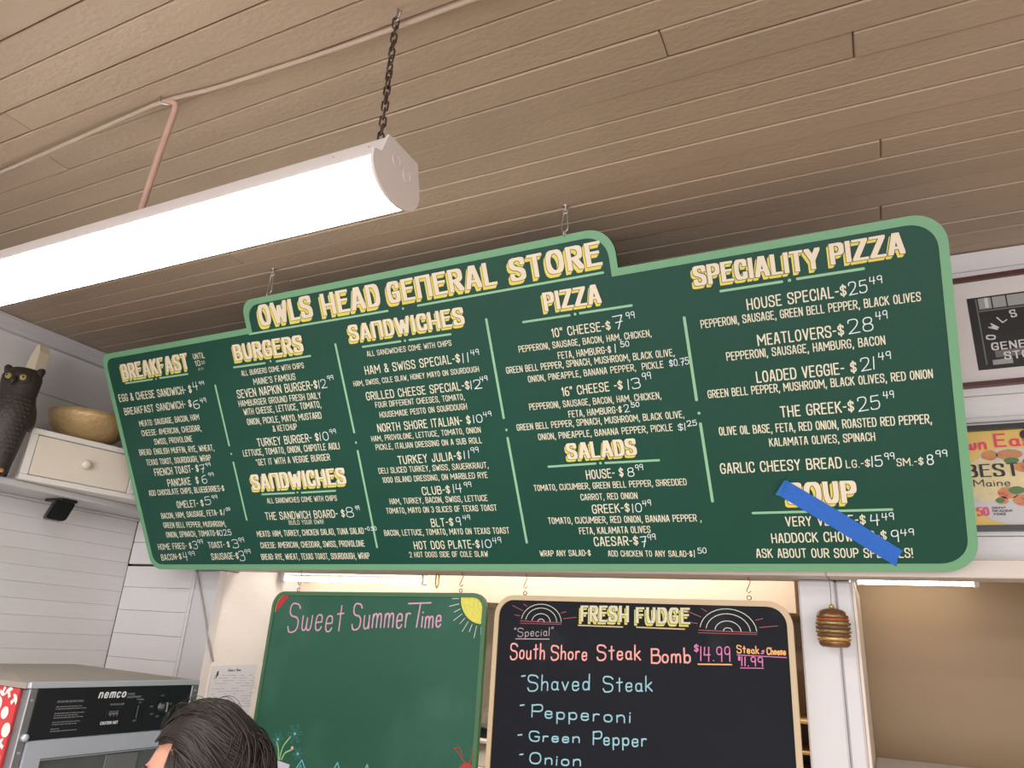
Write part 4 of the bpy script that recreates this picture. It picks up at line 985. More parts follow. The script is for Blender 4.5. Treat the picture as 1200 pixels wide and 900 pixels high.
MB().cbox(-1.41, -1.17, 2.41, 2.61, 1.4325, 1.445, .003).build('lid', 'kit_white', tb)
bk = thing('kitchen_device', 'small black kitchen device standing on the white tub', 'device', (-1.28, 2.50, 1.446))
MB().prism([(-1.33, 1.4465), (-1.245, 1.4465), (-1.245, 1.455), (-1.262, 1.472), (-1.31, 1.480), (-1.33, 1.475)], lambda u, v, c: (u, 2.45 + c, v), .08).build('body', 'plastic_black', bk)
MB().prism([(-1.315, 1.4815), (-1.262, 1.474), (-1.262, 1.4775), (-1.315, 1.486)], lambda u, v, c: (u, 2.46 + c, v), .06).build('tray', 'steel', bk)
wt = MB().cbox(-1.36, -1.235, 2.62, 2.72, 1.3605, 1.513, .008).build('white_container', 'kit_white')
tag(wt, 'tall white container behind the black device', 'container')

# ------------------------------------------------------------------ framed pictures on the back wall (right)
def XP(u, v, w_): return (u, YB - w_, v)
def rect(a, b, c, d): return [(a, c), (b, c), (b, d), (a, d)]
def frame(name, lab, x0, x1, z0, z1, fw, m, tilt=0.0):
    r = thing(name, lab, 'picture', ((x0 + x1) / 2, YB, z0))
    X = lambda u, v, w_: (u, YB - w_, v + (u - x0) * tilt)
    MB().ring(rect(x0, x1, z0, z1), rect(x0 + fw, x1 - fw, z0 + fw, z1 - fw), X, 0.018).build('frame', m, r)
    return r, X
pf, XF = frame('framed_photograph', 'brown framed black and white photograph of a lettered shop window', 0.16, 0.92, 2.386, 2.672, 0.011, 'brown_frame', 0.012)
MB().prism(rect(.171, .909, 2.397, 2.661), XF, .006).build('mat_board', 'mat_white', pf)
MB().prism(rect(.269, .74, 2.428, 2.617), lambda u, v, w_: XF(u - (v - 2.428) * 0.0, v, .0062 + w_), .0004).build('photo', 'ph_black', pf)
def fl(pl, m, r, X, w_, nm): 
    q = MB().flat(pl, X, w_); q.keep = 1; return q.build(nm, m, r)
for a, b in ((.292, .318), (.321, .348), (.351, .40), (.403, .45)): fl(rect(a, b, 2.584, 2.613), 'ph_lgrey', pf, XF, .0070, 'window_pane')
fl(rect(.305, .312, 2.586, 2.613), 'ph_white', pf, XF, .0073, 'glint')
fl(rect(.290, .46, 2.577, 2.581), 'ph_grey', pf, XF, .0070, 'window_bar')
fl(rect(.286, .289, 2.44, 2.612), 'ph_grey', pf, XF, .0070, 'window_bar')
fl([(.300, 2.438), (.34, 2.438), (.34, 2.452), (.300, 2.450)], 'ph_lgrey', pf, XF, .0070, 'shop_goods')
fl([(.308, 2.456), (.44, 2.456), (.44, 2.475), (.308, 2.473)], 'ph_grey', pf, XF, .0070, 'shop_goods')
q = MB(); cxl, czl, RL = 0.370, 2.498, 0.056
for chh, deg in zip('OWLSHEAD', (171, 147, 124, 101, 72, 50, 28, 8)):
    a = radians(deg); cxx, czz = cxl + RL * cos(a), czl + RL * sin(a)
    rot = a - pi / 2
    sub = MB(); text(sub, CAPS, chh, -.0065, 0, .0065, 0, .020, ID, 0, .0015, .0013, 'box')
    for f_ in sub.f:
        P = [sub.v[k_] for k_ in f_]
        q.flat([(cxx + x * cos(rot) - y * sin(rot), czz + x * sin(rot) + y * cos(rot)) for x, y, _ in P], XF, .0076)
q.keep = 1; q.build('sign_lettering', 'ph_white', pf)
def word(F, s_, a, z, b, h, X, w_, bx, by, shape, gap, m_, r_, nm):
    q = MB(); text(q, F, s_, a, z, b, z, h, X, w_, bx, by, shape, gap=gap); q.keep = 1; return q.build(nm, m_, r_)
word(CAPS, 'GENERAL', .302, 2.474, .425, .020, XF, .0076, .0017, .0014, 'box', 3, 'ph_white', pf, 'sign_lettering')
word(CAPS, 'STORE', .324, 2.448, .408, .020, XF, .0076, .0017, .0014, 'box', 3, 'ph_white', pf, 'sign_lettering')
mf, XG = frame('framed_magazine', 'black framed yellow food magazine cover below the photograph', 0.14, 0.46, 2.050, 2.292, 0.012, 'black_frame', 0.0)
MB().prism(rect(.152, .448, 2.062, 2.280), XG, .005).build('cover', 'mag_yellow', mf)
def ellip(c, rx, ry, n=24): return [(c[0] + rx * cos(2 * pi * i / n), c[1] + ry * sin(2 * pi * i / n)) for i in range(n)]
fl(ellip((.300, 2.150), .098, .088), 'mag_plate', mf, XG, .0056, 'plate')
fl(ellip((.245, 2.165), .038, .05), 'mag_cream', mf, XG, .0060, 'sauce')
fl(ellip((.300, 2.165), .060, .046), 'mag_cream', mf, XG, .0061, 'filling')
for c, a, b in (((.262, 2.222), .016, .012), ((.300, 2.222), .026, .012), ((.325, 2.192), .022, .012), ((.285, 2.135), .020, .014), ((.315, 2.118), .024, .014), ((.335, 2.15), .016, .018), ((.272, 2.118), .012, .009)):
    fl(ellip(c, a, b, 12), 'mag_food', mf, XG, .0064, 'food_piece')
for c, a, b in (((.302, 2.208), .015, .007), ((.302, 2.140), .016, .009), ((.268, 2.118), .009, .006), ((.332, 2.205), .01, .006)):
    fl(ellip(c, a, b, 10), 'mag_green', mf, XG, .0068, 'herb_leaf')
word(HAND, 'Down', .172, 2.236, .260, .030, XG, .0074, .0028, .0020, 'oct', 2.6, 'mag_pink', mf, 'title_lettering')
word(HAND, 'East', .275, 2.240, .372, .032, XG, .0074, .0028, .0020, 'oct', 2.6, 'mag_pink', mf, 'title_lettering')
word(HEAD, 'BEST', .212, 2.172, .312, .030, XG, .0078, .0030, .0012, 'box', 3.4, 'black_ink', mf, 'cover_lettering')
word(HAND, 'Maine', .222, 2.150, .292, .017, XG, .0078, .0011, .0008, 'oct', 2.4, 'black_ink', mf, 'cover_lettering')
for s_, a, z, b in (('SAVVY', .250, 2.099, .276), ('READER', .250, 2.092, .287), ('FAVES', .252, 2.085, .274)): word(CAPS, s_, a, z, b, .005, XG, .0078, .0005, .0004, 'oct', 2.2, 'black_ink', mf, 'cover_lettering')
q = MB(); text(q, CAPS, '50', .220, 2.084, .244, 2.084, .020, XG, .0076, .0022, .0012, gap=2.4); q.keep = 1; q.build('cover_number', 'mag_pink', mf)
fl(ellip((.338, 2.266), .012, .012, 16), 'black_ink', mf, XG, .0072, 'badge')
MB().cbox(0.10, 3.0, 1.912, 1.924, 2.300, 2.312, .002).build('ledge_strip', 'white_trim', wb)

# ------------------------------------------------------------------ left shelf and things on it
sh = thing('wall_shelf', 'long white shelf on the left wall carrying the owl and drawer box', 'shelf', (-2.55, 0.9, 2.12))
MB().cbox(-2.714, -2.402, 0.10, 1.922, 2.128, 2.150, .003).build('shelf_board', 'white_trim', sh)
MB().cbox(-2.712, -2.560, 0.10, 1.922, 2.1185, 2.1278, .002).build('cleat', 'white_trim', sh)
# drawer box (turned a little)
bang = radians(12.5)
BO = Vector((-2.382, 1.334, 2.1505))
def XD(u, v, w_):            # u along the front, v up, w_ out of the front
    return BO + Vector((sin(bang), cos(bang), 0)) * u + Vector((0, 0, v)) + Vector((cos(bang), -sin(bang), 0)) * w_
db = thing('drawer_box', 'small white chest with cream drawers on the left shelf', 'drawer box', BO)
W_, Hh, Dp = 0.555, 0.168, 0.20
mbx = MB()
for a in ((0, W_, 0, .018), (0, W_, Hh - .018, Hh)): mbx.cbox(a[0], a[1], a[2], a[3], -Dp, 0, .002, XD)
for a in (0, .335, W_ - .02): mbx.cbox(a, a + .022, .0182, Hh - .0182, -Dp, 0, .001, XD)
mbx.box(.003, W_ - .003, .01, Hh - .01, -Dp - .004, -Dp, XD)
mbx.build('carcass', 'box_white', db)
for a, b in ((.024, .333), (.359, W_ - .022)):
    d_ = MB().cbox(a, b, .020, Hh - .020, -.16, -.002, .0025, XD).build('drawer', 'drawer_cream', db)
    kp = XD((a + b) / 2, Hh / 2, 0); ax = Vector((cos(bang), -sin(bang), 0))
    MB().lathe([(.006, -.002), (.006, .006), (.012, .009), (.0155, .014), (.0145, .020), (.009, .024), (.002, .0255)], kp, 20, ax=ax).build('knob', 'drawer_cream', d_, True)
# bowl
bp = Vector((-2.43, 1.545, 2.3195))
prof = [(.045, 0), (.060, .002), (.092, .025), (.118, .052), (.130, .078), (.134, .098), (.131, .098), (.126, .080), (.113, .055), (.088, .029), (.056, .008), (.01, .006)]
tag(MB().lathe(prof, bp, 40).build('bowl', 'bowl', None, True, origin=bp), 'hammered gold tan bowl on top of the drawer box', 'bowl')
# wedge behind the owl
wd = MB(); wp = [(-.040, 0), (.030, 0), (.034, .40), (.030, .48), (.018, .508), (.004, .510), (-.020, .46), (-.036, .38)]
wd.prism(wp, lambda u, v, c: (-2.612 + u, 1.385 + c + v * .02, 2.1505 + v), .035)
tag(wd.build('wooden_paddle', 'wedge'), 'cream painted wooden paddle standing behind the owl', 'paddle')
# black sensor under the shelf
ss = thing('motion_sensor', 'black plastic sensor fixed under the left shelf', 'sensor', (-2.47, 1.545, 2.06))
MB().cbox(-2.52, -2.43, 1.515, 1.575, 2.119, 2.1275, .002).build('mount', 'plastic_black', ss)
bm_ = MB()
def XS(u, v, w_):
    a = radians(-38); return Vector((-2.465 + w_ * .85 , 1.535 + u * .95 + w_ * -.2, 2.087 + v * cos(radians(12))))
rr = []
for c_, a0 in (((.024, -.022), -90), ((.024, .022), 0), ((-.024, .022), 90), ((-.024, -.022), 180)): rr += arc(c_, .012, a0, a0 + 90, 4)
rr = [(u + v * .35, v) for u, v in rr]
bm_.prism(rr, XS, .035); bm_.build('head', 'plastic_black', ss)

# owl
OW = Vector((-2.400, 1.270, 2.1505)); ang = radians(-50)
Rz = Matrix.Rotation(ang, 3, 'Z')
def XO(x, y, z): return OW + Rz @ Vector((x, y, z))
ow = thing('owl_decoy', 'dark brown plastic owl decoy with yellow eyes on left shelf', 'owl', OW)
rings = [(.000, .020, .024, -.004), (.015, .028, .032, -.006), (.05, .036, .038, -.006), (.10, .046, .047, .0), (.15, .055, .055, .006), (.19, .060, .060, .006), (.225, .057, .058, .002), (.255, .050, .052, .002), (.285, .050, .055, .004), (.31, .050, .057, .004), (.33, .042, .051, .0), (.343, .030, .038, -.004), (.348, .010, .014, -.006)]
ob = MB(); n = 28; vs = []
for z, rx, ry, ox in rings:
    for k_ in range(n):
        th = 2 * pi * k_ / n
        fl_ = 1.0
        if .26 < z < .34 and cos(th) > .2: fl_ = 0.90 + .06 * abs(sin(th * 1.0))
        vs.append(XO(ox + rx * cos(th) * fl_, ry * sin(th), z))
ob.add(vs, [(i * n + k_, i * n + (k_ + 1) % n, (i + 1) * n + (k_ + 1) % n, (i + 1) * n + k_) for i in range(len(rings) - 1) for k_ in range(n)] + [tuple(range(n))[::-1], tuple((len(rings) - 1) * n + k_ for k_ in range(n))])
obj = ob.build('body', 'owl', ow, True)
for s in (-1, 1):
    t_ = MB(); b0 = [XO(-.004, s * .034, .322), XO(.022, s * .048, .325), XO(-.006, s * .066, .315), XO(-.018, s * .05, .322)]; tip = XO(.002, s * .062, .366); m_ = XO(.010, s * .052, .355)
    t_.tube([XO(.0, s * .036, .318), XO(.004, s * .044, .334), XO(.002, s * .050, .345), XO(.0, s * .051, .350)], [.016, .014, .011, .006], 10)
    t_.build('ear_tuft', 'owl', ow, True)
    ec = XO(.0505, s * .0205, .302); ax = (Rz @ Vector((.95, s * .25, .03))).normalized()
    e_ = MB().lathe([(.0095, -.004), (.0095, .003), (.0085, .005), (.002, .006)], ec, 18, ax=ax).build('eye', 'eye_yellow', ow, True)
    MB().lathe([(.0074, .004), (.0074, .0062), (.002, .0066)], ec, 16, ax=ax).build('eye_socket', 'owl', e_, True)
    MB().lathe([(.0062, .006), (.0062, .0075), (.002, .0078)], ec, 16, ax=ax).build('iris', 'eye_yellow', e_, True)
    MB().lathe([(.0034, .007), (.0034, .0085), (.001, .0088)], ec, 12, ax=ax).build('pupil', 'eye_black', e_, True)
    MB().tube([XO(.050, s * .021 + .0155 * cos(t), .300 + .0155 * sin(t)) for t in [2 * pi * i / 14 for i in range(14)]], .0022, 6, closed=True).build('face_ring', 'owl', ow, True)
    wg = MB(); 
    wg.ball(XO(-.010, s * .049, .195), (.036, .012, .052), 16, 10, Rz @ Matrix.Rotation(s * .12, 3, 'X')); wg.build('wing', 'owl', ow, True)
    for t3 in (-1, 0, 1): pass
    fo = MB()
    for t3 in (-.016, 0, .016): fo.tube([XO(.012, s * .020, .014), XO(.026, s * .020 + t3 * .6, .010), XO(.034, s * .020 + t3 * .8, .004)], [.008, .006, .003], 8)
    fo.build('foot', 'orange', ow, True)
MB().tube([XO(.048, 0, .300), XO(.062, 0, .290), XO(.065, 0, .280), XO(.060, 0, .272)], [.007, .007, .005, .002], 8).build('beak', 'owl', ow, True)
MB().tube([XO(-.036, 0, .10), XO(-.046, .0, .05), XO(-.056, 0, .004)], [.026, .022, .014], 10).build('tail', 'owl', ow, True)
def ring_at(z):
    for a, b in zip(rings, rings[1:]):
        if a[0] <= z <= b[0]:
            t = (z - a[0]) / (b[0] - a[0]); return [a[i] + (b[i] - a[i]) * t for i in (1, 2, 3)]
for row in range(13):
    z = .070 + row * .0135; q = MB(); rx, ry, ox = ring_at(z)
    for j in range(-4, 5):
        a = j * .27 + (.135 if row % 2 else 0)
        P = [XO(ox + (rx + .0006) * cos(a + d), (ry + .0006) * sin(a + d), z + .005 * abs(d) / .11) for d in (-.11, 0, .11)]
        q.tube(P, .0011, 4)
    q.build('feather_row', 'owl_light', ow, True)

# ------------------------------------------------------------------ pizza oven and its counter
ct = thing('serving_counter', 'counter along the left wall under the pizza oven', 'counter', (-2.05, 1.2, 0))
MB().cbox(-2.565, -1.60, 0.2, 1.895, 0.90, 0.94, .004).build('worktop', 'counter', ct)
MB().cbox(-2.565, -1.66, 0.24, 1.895, 0.0, 0.899, .004).build('cabinet', 'cab', ct)
ov = thing('pizza_oven', 'countertop pizza oven with black control panel and glass door', 'oven', (-1.95, 1.34, 0.941))
OY0, OY1, OX, OZ = 1.106, 1.575, -1.70, 1.611
MB().cbox(-2.25, OX - .012, OY0 + .004, OY1 - .002, 0.965, OZ - .014, .003).build('body', 'steel', ov)
tpn = MB(); tpn.add([(-2.26, OY0 - .004, OZ - .013), (OX - .0125, OY0 - .004, OZ - .013), (OX - .0125, OY1 + .002, OZ - .013), (-2.26, OY1 + .002, OZ - .013),
                     (-2.26, OY0 - .004, OZ - .001), (OX - .0125, OY0 - .004, OZ - .001), (OX - .0125, OY1 + .002, OZ - .001), (-2.26, OY1 + .002, OZ - .001),
                     (-1.86, OY0 + .05, OZ + .010), (-1.80, OY1 - .10, OZ + .010), (-2.2, OY1 - .03, OZ + .010), (-2.2, OY0 + .05, OZ + .010)],
    [(0, 3, 2, 1), (0, 1, 5, 4), (1, 2, 6, 5), (2, 3, 7, 6), (3, 0, 4, 7), (4, 5, 8, 11), (5, 6, 9, 8), (6, 7, 10, 9), (7, 4, 11, 10), (8, 9, 10, 11)])
tpn.build('top_cover', 'oven_top', ov)
MB().cbox(OX - .012, OX, OY0 - .002, OY1, OZ - .012, OZ + .0005, .001).build('top_lip', 'steel_light', ov)
for a, b in ((OY0 - .001, OY0 + .018), (OY1 - .024, OY1)): MB().cbox(OX - .012, OX, a, b, 0.965, OZ - .0125, .002).build('corner_post', 'steel', ov)
cp = MB().cbox(OX - .011, OX - .002, OY0 + .019, OY1 - .025, 1.494, OZ - .0125, .001).build('control_panel', 'oven_black', ov)
def XV(u, v, w_): return (OX - .002 + w_, u, v)
def ptext(F, s, a, z, b, h, m, bx, slant=0., gap=2.2):
    q = MB(); text(q, F, s, a, z, b, z, h, XV, .0005, bx, bx * .8, gap=gap, slant=slant); q.keep = 1; q.build('printing', m, cp)
ptext(HAND, 'nemco', 1.276, 1.5735, 1.350, .0235, 'print_white', .0018, .15, 3.4)
MB_ = MB(); MB_.flat([(1.3545, 1.570), (1.3550, 1.570), (1.3550, 1.584), (1.3545, 1.584)], XV, .0005); MB_.keep = 1; MB_.build('printing', 'print_grey', cp)
ptext(CAPS, 'FOOD', 1.357, 1.5785, 1.376, .0050, 'print_grey', .0006); ptext(CAPS, 'EQUIPMENT', 1.357, 1.5715, 1.397, .0050, 'print_grey', .0006)
ptext(CAPS, 'OPERATING INSTRUCTIONS', 1.176, 1.5675, 1.240, .0045, 'print_grey', .0004)
for i, (L_, g_) in enumerate([(.060, 0), (.068, 0), (0, 1), (.066, 0), (.058, 0), (.070, 0), (0, 1), (.064, 0), (.060, 0), (0, 1), (.02, 0), (.062, 0)]):
    if g_: continue
    q = MB(); z_ = 1.558 - i * .0046
    a = 1.176
    rr_ = random.Random(i)
    while a < 1.176 + L_:
        b = a + rr_.uniform(.004, .010); q.flat([(a, z_), (b - .0015, z_), (b - .0015, z_ + .0017), (a, z_ + .0017)], XV, .0005); a = b
    q.keep = 1; q.build('printing', 'print_grey', cp)
ptext(CAPS, 'TEMPERATURE', 1.312, 1.5565, 1.352, .0042, 'print_grey', .0004); ptext(CAPS, 'CAUTION HOT', 1.297, 1.5145, 1.345, .0070, 'print_white', .0007)
ptext(CAPS, 'POWER', 1.385, 1.5655, 1.405, .0040, 'print_grey', .0004); ptext(CAPS, 'ON', 1.392, 1.5585, 1.400, .0040, 'print_grey', .0004); ptext(CAPS, 'OFF', 1.386, 1.5165, 1.396, .0040, 'print_grey', .0004)
ptext(CAPS, 'OFF', 1.455, 1.5725, 1.467, .0036, 'print_grey', .0004)
for p_ in ((1.428, 1.548), (1.433, 1.530), (1.452, 1.524), (1.486, 1.552), (1.486, 1.530)):
    ptext(CAPS, '250', p_[0], p_[1], p_[0] + .010, .0036, 'print_grey', .0004)
ds = MB().cbox(OX - .002, OX + .0006, 1.306, 1.352, 1.529, 1.548, .0003).build('display', 'plastic_black', cp)
q = MB(); text(q, CAPS, '444', 1.312, 1.5315, 1.338, 1.5315, .0135, lambda u, v, w_: (OX + .0006 + w_, u, v), .0003, .0009, .0009, slant=.1); q.keep = 1; q.build('digits', 'print_grey', ds)
MB().cbox(OX - .002, OX + .004, 1.389, 1.401, 1.524, 1.556, .0015).build('rocker_switch', 'plastic_black', cp)
kn = MB().lathe([(.016, 0), (.016, .004), (.0125, .006), (.011, .018), (.002, .019)], (OX - .002, 1.466, 1.547), 24, ax=(1, 0, 0)).build('dial', 'plastic_black', cp, True)
MB().box(OX + .012, OX + .0185, 1.4645, 1.4675, 1.537, 1.559).build('dial_pointer', 'print_grey', kn)
dr = MB().ring(rect(OY0 + .020, OY1 - .026, 1.00, 1.492), rect(OY0 + .058, OY1 - .066, 1.05, 1.455), lambda u, v, w_: (OX - .008 + w_, u, v), .014).build('door', 'steel_light', ov)
MB().box(OX - .007, OX - .002, OY0 + .058, OY1 - .066, 1.05, 1.455).build('door_glass', 'glass_dark', dr)
MB().box(OX - .001, OX + .0005, OY0 + .060, OY1 - .068, 1.450, 1.4525).build('glass_rim', 'steel_light', dr)
MB().cbox(OX + .0005, OX + .002, 1.33, 1.42, 1.36, 1.447, .0004).build('window_sticker', 'steel', dr)
MB().lathe([(.008, 0), (.008, .006), (.006, .010), (.002, .011)], (OX, OY0 + .012, 1.500), 14, ax=(1, 0, 0)).build('hinge_pin', 'steel_light', ov, True)
for yy_, z_ in ((OY0 + .009, 1.575), (OY0 + .009, 1.47), (OY1 - .012, 1.585)): MB().lathe([(.003, 0), (.003, .0015), (.001, .0022)], (OX, yy_, z_), 10, ax=(1, 0, 0)).build('screw', 'zinc', ov)
for a in (-2.22, -1.76):
    for b in (OY0 + .03, OY1 - .04): MB().lathe([(.018, 0), (.018, .020), (.012, .0255)], (a, b, 0.9405), 14).build('foot', 'plastic_black', ov)
po = thing('mushroom_poster', 'red paper with white mushrooms on the side of the oven', 'poster', (-1.95, 1.104, 1.2))
MB().box(-2.20, -1.733, 1.1035, 1.1085, 1.20, 1.5965).build('sheet', 'red_poster', po)
XM = lambda u, v, w_: (u, 1.1035 - w_, v)
def mush(u, z, s, r0, k_):
    q = MB()
    def rot(P): return [(u + (x * cos(r0) - y * sin(r0)) * s, z + (x * sin(r0) + y * cos(r0)) * s) for x, y in P]
    if k_ == 0: q.flat(rot([(cos(radians(a)), sin(radians(a)) * 1.0) for a in range(0, 360, 30)]), XM, .0006)
    else:
        q.flat(rot([(1.3 * cos(radians(a)), .2 + .95 * sin(radians(a))) for a in range(0, 181, 20)]), XM, .0006)
        q.flat(rot([(-.35, .2), (-.45, -1.0), (.45, -1.0), (.35, .2)]), XM, .0006)
    q.keep = 1; q.build('mushroom', 'mushroom', po)
rr_ = random.Random(5)
placed = []
for u, z, s, a, k_ in ((-1.800, 1.560, .017, 0, 0), (-1.765, 1.545, .013, .3, 0), (-1.768, 1.585, .010, .5, 1), (-1.745, 1.572, .010, -.9, 1), (-1.790, 1.520, .012, 2.2, 1), (-1.745, 1.512, .015, .4, 0), (-1.775, 1.492, .013, 0, 0), (-1.748, 1.482, .010, 1.1, 1), (-1.790, 1.588, .009, 2.8, 1), (-1.750, 1.455, .012, .2, 0)):
    mush(u, z, s, a, k_); placed.append((u, z))
for _ in range(400):
    u, z = rr_.uniform(-2.18, -1.75), rr_.uniform(1.22, 1.575)
    if all(hypot(u - a, z - b) > .034 for a, b in placed):
        placed.append((u, z)); mush(u, z, .013, rr_.uniform(0, 6), rr_.choice([0, 1]))
    if len(placed) > 70: break

# ------------------------------------------------------------------ notice and cord
XN = lambda u, v, w_: (-2.0600 + w_, u, v)
nt_ = thing('notice_sheet', 'printed notice sheet pinned on the wall behind the person', 'notice', (-2.06, 2.05, 1.40))
MB().prism([(1.950, 1.36), (2.150, 1.352), (2.155, 1.633), (1.950, 1.625)], XN, .0008).build('sheet', 'paper', nt_)
q = MB(); text(q, HAND, 'State of Maine', 2.02, 1.607, 2.08, 1.609, .009, XN, .0012, .0007, .0007); q.keep = 1; q.build('printing', 'black_ink', nt_)
q = MB(); q.flat([(1.966, 1.582), (1.970, 1.592), (1.972, 1.606), (1.979, 1.611), (1.980, 1.596), (1.974, 1.590)], XN, .0012); q.keep = 1; q.build('state_emblem', 'black_ink', nt_)
rn = random.Random(8)
for i in range(26):
    z = 1.594 - i * .0085; a = 1.962 + rn.choice([0, .0, .03]); q = MB()
    while a < 2.15:
        b = a + rn.uniform(.006, .03)
        if rn.random() < .7: q.flat([(a, z), (b - .003, z), (b - .003, z + .0018), (a, z + .0018)], XN, .0012)
        a = b
    q.keep = 1; q.build('printing', 'paper_ink', nt_)
cd = MB().tube(cat([(-2.1675, 1.8965, 1.936), (-2.124, 1.8965, 1.857), (-2.0845, 1.8965, 1.784), (-2.0565, 1.8965, 1.728), (-2.0500, 1.915, 1.690), (-2.0535, 1.942, 1.640)]), .0031, 8)
tag(cd.build('cord', 'cord_grey', smooth=True), 'thin grey cord hanging slantwise across the left white post', 'cord')
# ------------------------------------------------------------------ the person in front of the oven
PX, PY = -1.125, 1.085
PR = Matrix.Rotation(radians(-143), 3, 'Z')
pr = thing('person', 'dark haired person in navy shirt facing the pizza oven, seen from behind the ear', 'person', (PX, PY, 0))
def XQ(x, y, z): return Vector((PX, PY, 0)) + PR @ Vector((x, y, z))
HC = Vector((0.0, 0.0, 1.484))
def skin_mesh(verts, edges, radii, sub=1):
    me = bpy.data.meshes.new('tmp'); me.from_pydata([XQ(*v) for v in verts], edges, [])
    o = bpy.data.objects.new('tmp', me); COL.objects.link(o)
    sk = o.modifiers.new('s', 'SKIN'); sk.use_smooth_shade = True
    for i, r in enumerate(radii):
        rr = r if isinstance(r, tuple) else (r, r)
        me.skin_vertices[0].data[i].radius = rr
        me.skin_vertices[0].data[i].use_root = (i == 0)
    sb = o.modifiers.new('b', 'SUBSURF'); sb.levels = sub
    dg = bpy.context.evaluated_depsgraph_get(); dg.update()
    ev = o.evaluated_get(dg); m2 = ev.to_mesh()
    V = [v.co.copy() for v in m2.vertices]; F = [tuple(p.vertices) for p in m2.polygons]
    ev.to_mesh_clear(); bpy.data.objects.remove(o); bpy.data.meshes.remove(me)
    return V, F
V_, E_, R_ = [], [], []
def jn(p, r, par=None):
    V_.append(p); R_.append(r)
    if par is not None: E_.append((par, len(V_) - 1))
    return len(V_) - 1
pel = jn((0, 0, .86), .115); sp = jn((-.01, 0, 1.00), .10, pel); chs = jn((-.01, 0, 1.16), .125, sp); nb = jn((-.015, 0, 1.29), .085, chs); nk = jn((-.015, 0, 1.36), .052, nb); nt2 = jn((-.005, 0, 1.41), .052, nk)
limbs = []
for s in (-1, 1):
    shd = jn((-.015, s * .165, 1.265), .052, nb); el = jn((.0, s * .215, 1.01), .037, shd); wr_ = jn((.14, s * .19, .86), .025, el)
    pm = jn((.20, s * .18, .825), (.030, .020), wr_)
    for i in range(4):
        off = (i - 1.5) * .019; ln = (.92, 1.0, .95, .75)[i] if s > 0 else (.75, .95, 1.0, .92)[i]
        a = jn((.225, s * .18 + off, .815), .0095, pm); b = jn((.225 + .032 * ln, s * .18 + off * 1.1, .795), .0085, a); c = jn((.225 + .050 * ln, s * .18 + off * 1.1, .768), .0075, b)
    ta = jn((.185, s * .18 - s * .035, .820), .0105, pm); tb_ = jn((.215, s * .18 - s * .055, .800), .009, ta)
    hp = jn((0, s * .090, .80), .088, pel); kn_ = jn((.015, s * .10, .45), .055, hp); an = jn((-.01, s * .105, .085), .036, kn_); ft = jn((.06, s * .115, .04), .034, an); toe = jn((.135, s * .12, .030), .026, ft)
bv, bf = skin_mesh(V_, E_, R_)
body = MB(); body.add(bv, bf)
# head: one shaped surface that joins the neck
nU, nV = 40, 30; hv = []
for i in range(nV + 1):
    ph = pi * i / nV
    for k_ in range(nU):
        th = 2 * pi * k_ / nU
        x, y, z = sin(ph) * cos(th), sin(ph) * sin(th), cos(ph)
        rx, ry, rz = .096, .074, .112
        if z < 0: ry *= 1 - .28 * (-z) ** 1.3; rx *= 1 - .10 * (-z)
        px = x * rx + (.012 if z < 0 and x > 0 else 0) * min(1, -z * 2) * x; py = y * ry; pz = z * rz
        if x > .5:
            px += .020 * math.exp(-((pz + .022) / .018) ** 2 - (py / .012) ** 2)       # nose
            px += .009 * math.exp(-((pz - .005) / .02) ** 2 - (py / .008) ** 2)
            for sy in (-1, 1):
                px -= .009 * math.exp(-((pz - .004) / .012) ** 2 - ((py - sy * .030) / .015) ** 2)   # sockets
            px += .006 * math.exp(-((pz - .022) / .008) ** 2 - (py / .05) ** 2)       # brow
            px += .006 * math.exp(-((pz + .056) / .009) ** 2 - (py / .022) ** 2)      # mouth
            px += .007 * math.exp(-((pz + .088) / .012) ** 2 - (py / .02) ** 2)       # chin
        hv.append(XQ(HC.x + px, py, HC.z + pz))
body.add(hv, [(i * nU + k_, (i + 1) * nU + k_, (i + 1) * nU + (k_ + 1) % nU, i * nU + (k_ + 1) % nU) for i in range(nV) for k_ in range(nU)])
for s in (-1, 1):
    body.ball(XQ(-.012, s * .074, HC.z - .010), (.018, .010, .031), 12, 8, PR @ Matrix.Rotation(s * .35, 3, 'Z'))
    body.tube([XQ(.0, s * .081, HC.z + .012), XQ(-.014, s * .087, HC.z + .021), XQ(-.026, s * .088, HC.z + .008), XQ(-.022, s * .085, HC.z - .012), XQ(-.008, s * .079, HC.z - .034)], .0042, 8)
bo_ = body.build('body', 'skin', pr, True)
rm = bo_.modifiers.new('r', 'REMESH'); rm.mode = 'VOXEL'; rm.voxel_size = 0.0048; rm.use_smooth_shade = True
dg = bpy.context.evaluated_depsgraph_get(); dg.update()
nm_ = bpy.data.meshes.new_from_object(bo_.evaluated_get(dg)); bo_.modifiers.clear(); bo_.data = nm_
bm2 = bmesh.new(); bm2.from_mesh(nm_)
for _ in range(2): bmesh.ops.smooth_vert(bm2, verts=bm2.verts, factor=0.5, use_axis_x=True, use_axis_y=True, use_axis_z=True)
bm2.to_mesh(nm_); bm2.free()
nm_.polygons.foreach_set('use_smooth', [True] * len(nm_.polygons))
for s in (-1, 1):
    ey = MB().ball(XQ(.078, s * .030, HC.z + .003), .0115, 14, 10).build('eye', 'eye_white', pr, True)
    MB().ball(XQ(.0868, s * .0305, HC.z + .003), (.0045, .0050, .0050), 10, 6, PR).build('iris', 'eye_black', ey, True)
    MB().tube([XQ(.093, s * .014, HC.z + .024), XQ(.091, s * .030, HC.z + .029), XQ(.080, s * .047, HC.z + .023)], [.003, .0036, .002], 6).build('eyebrow', 'brow', pr, True)
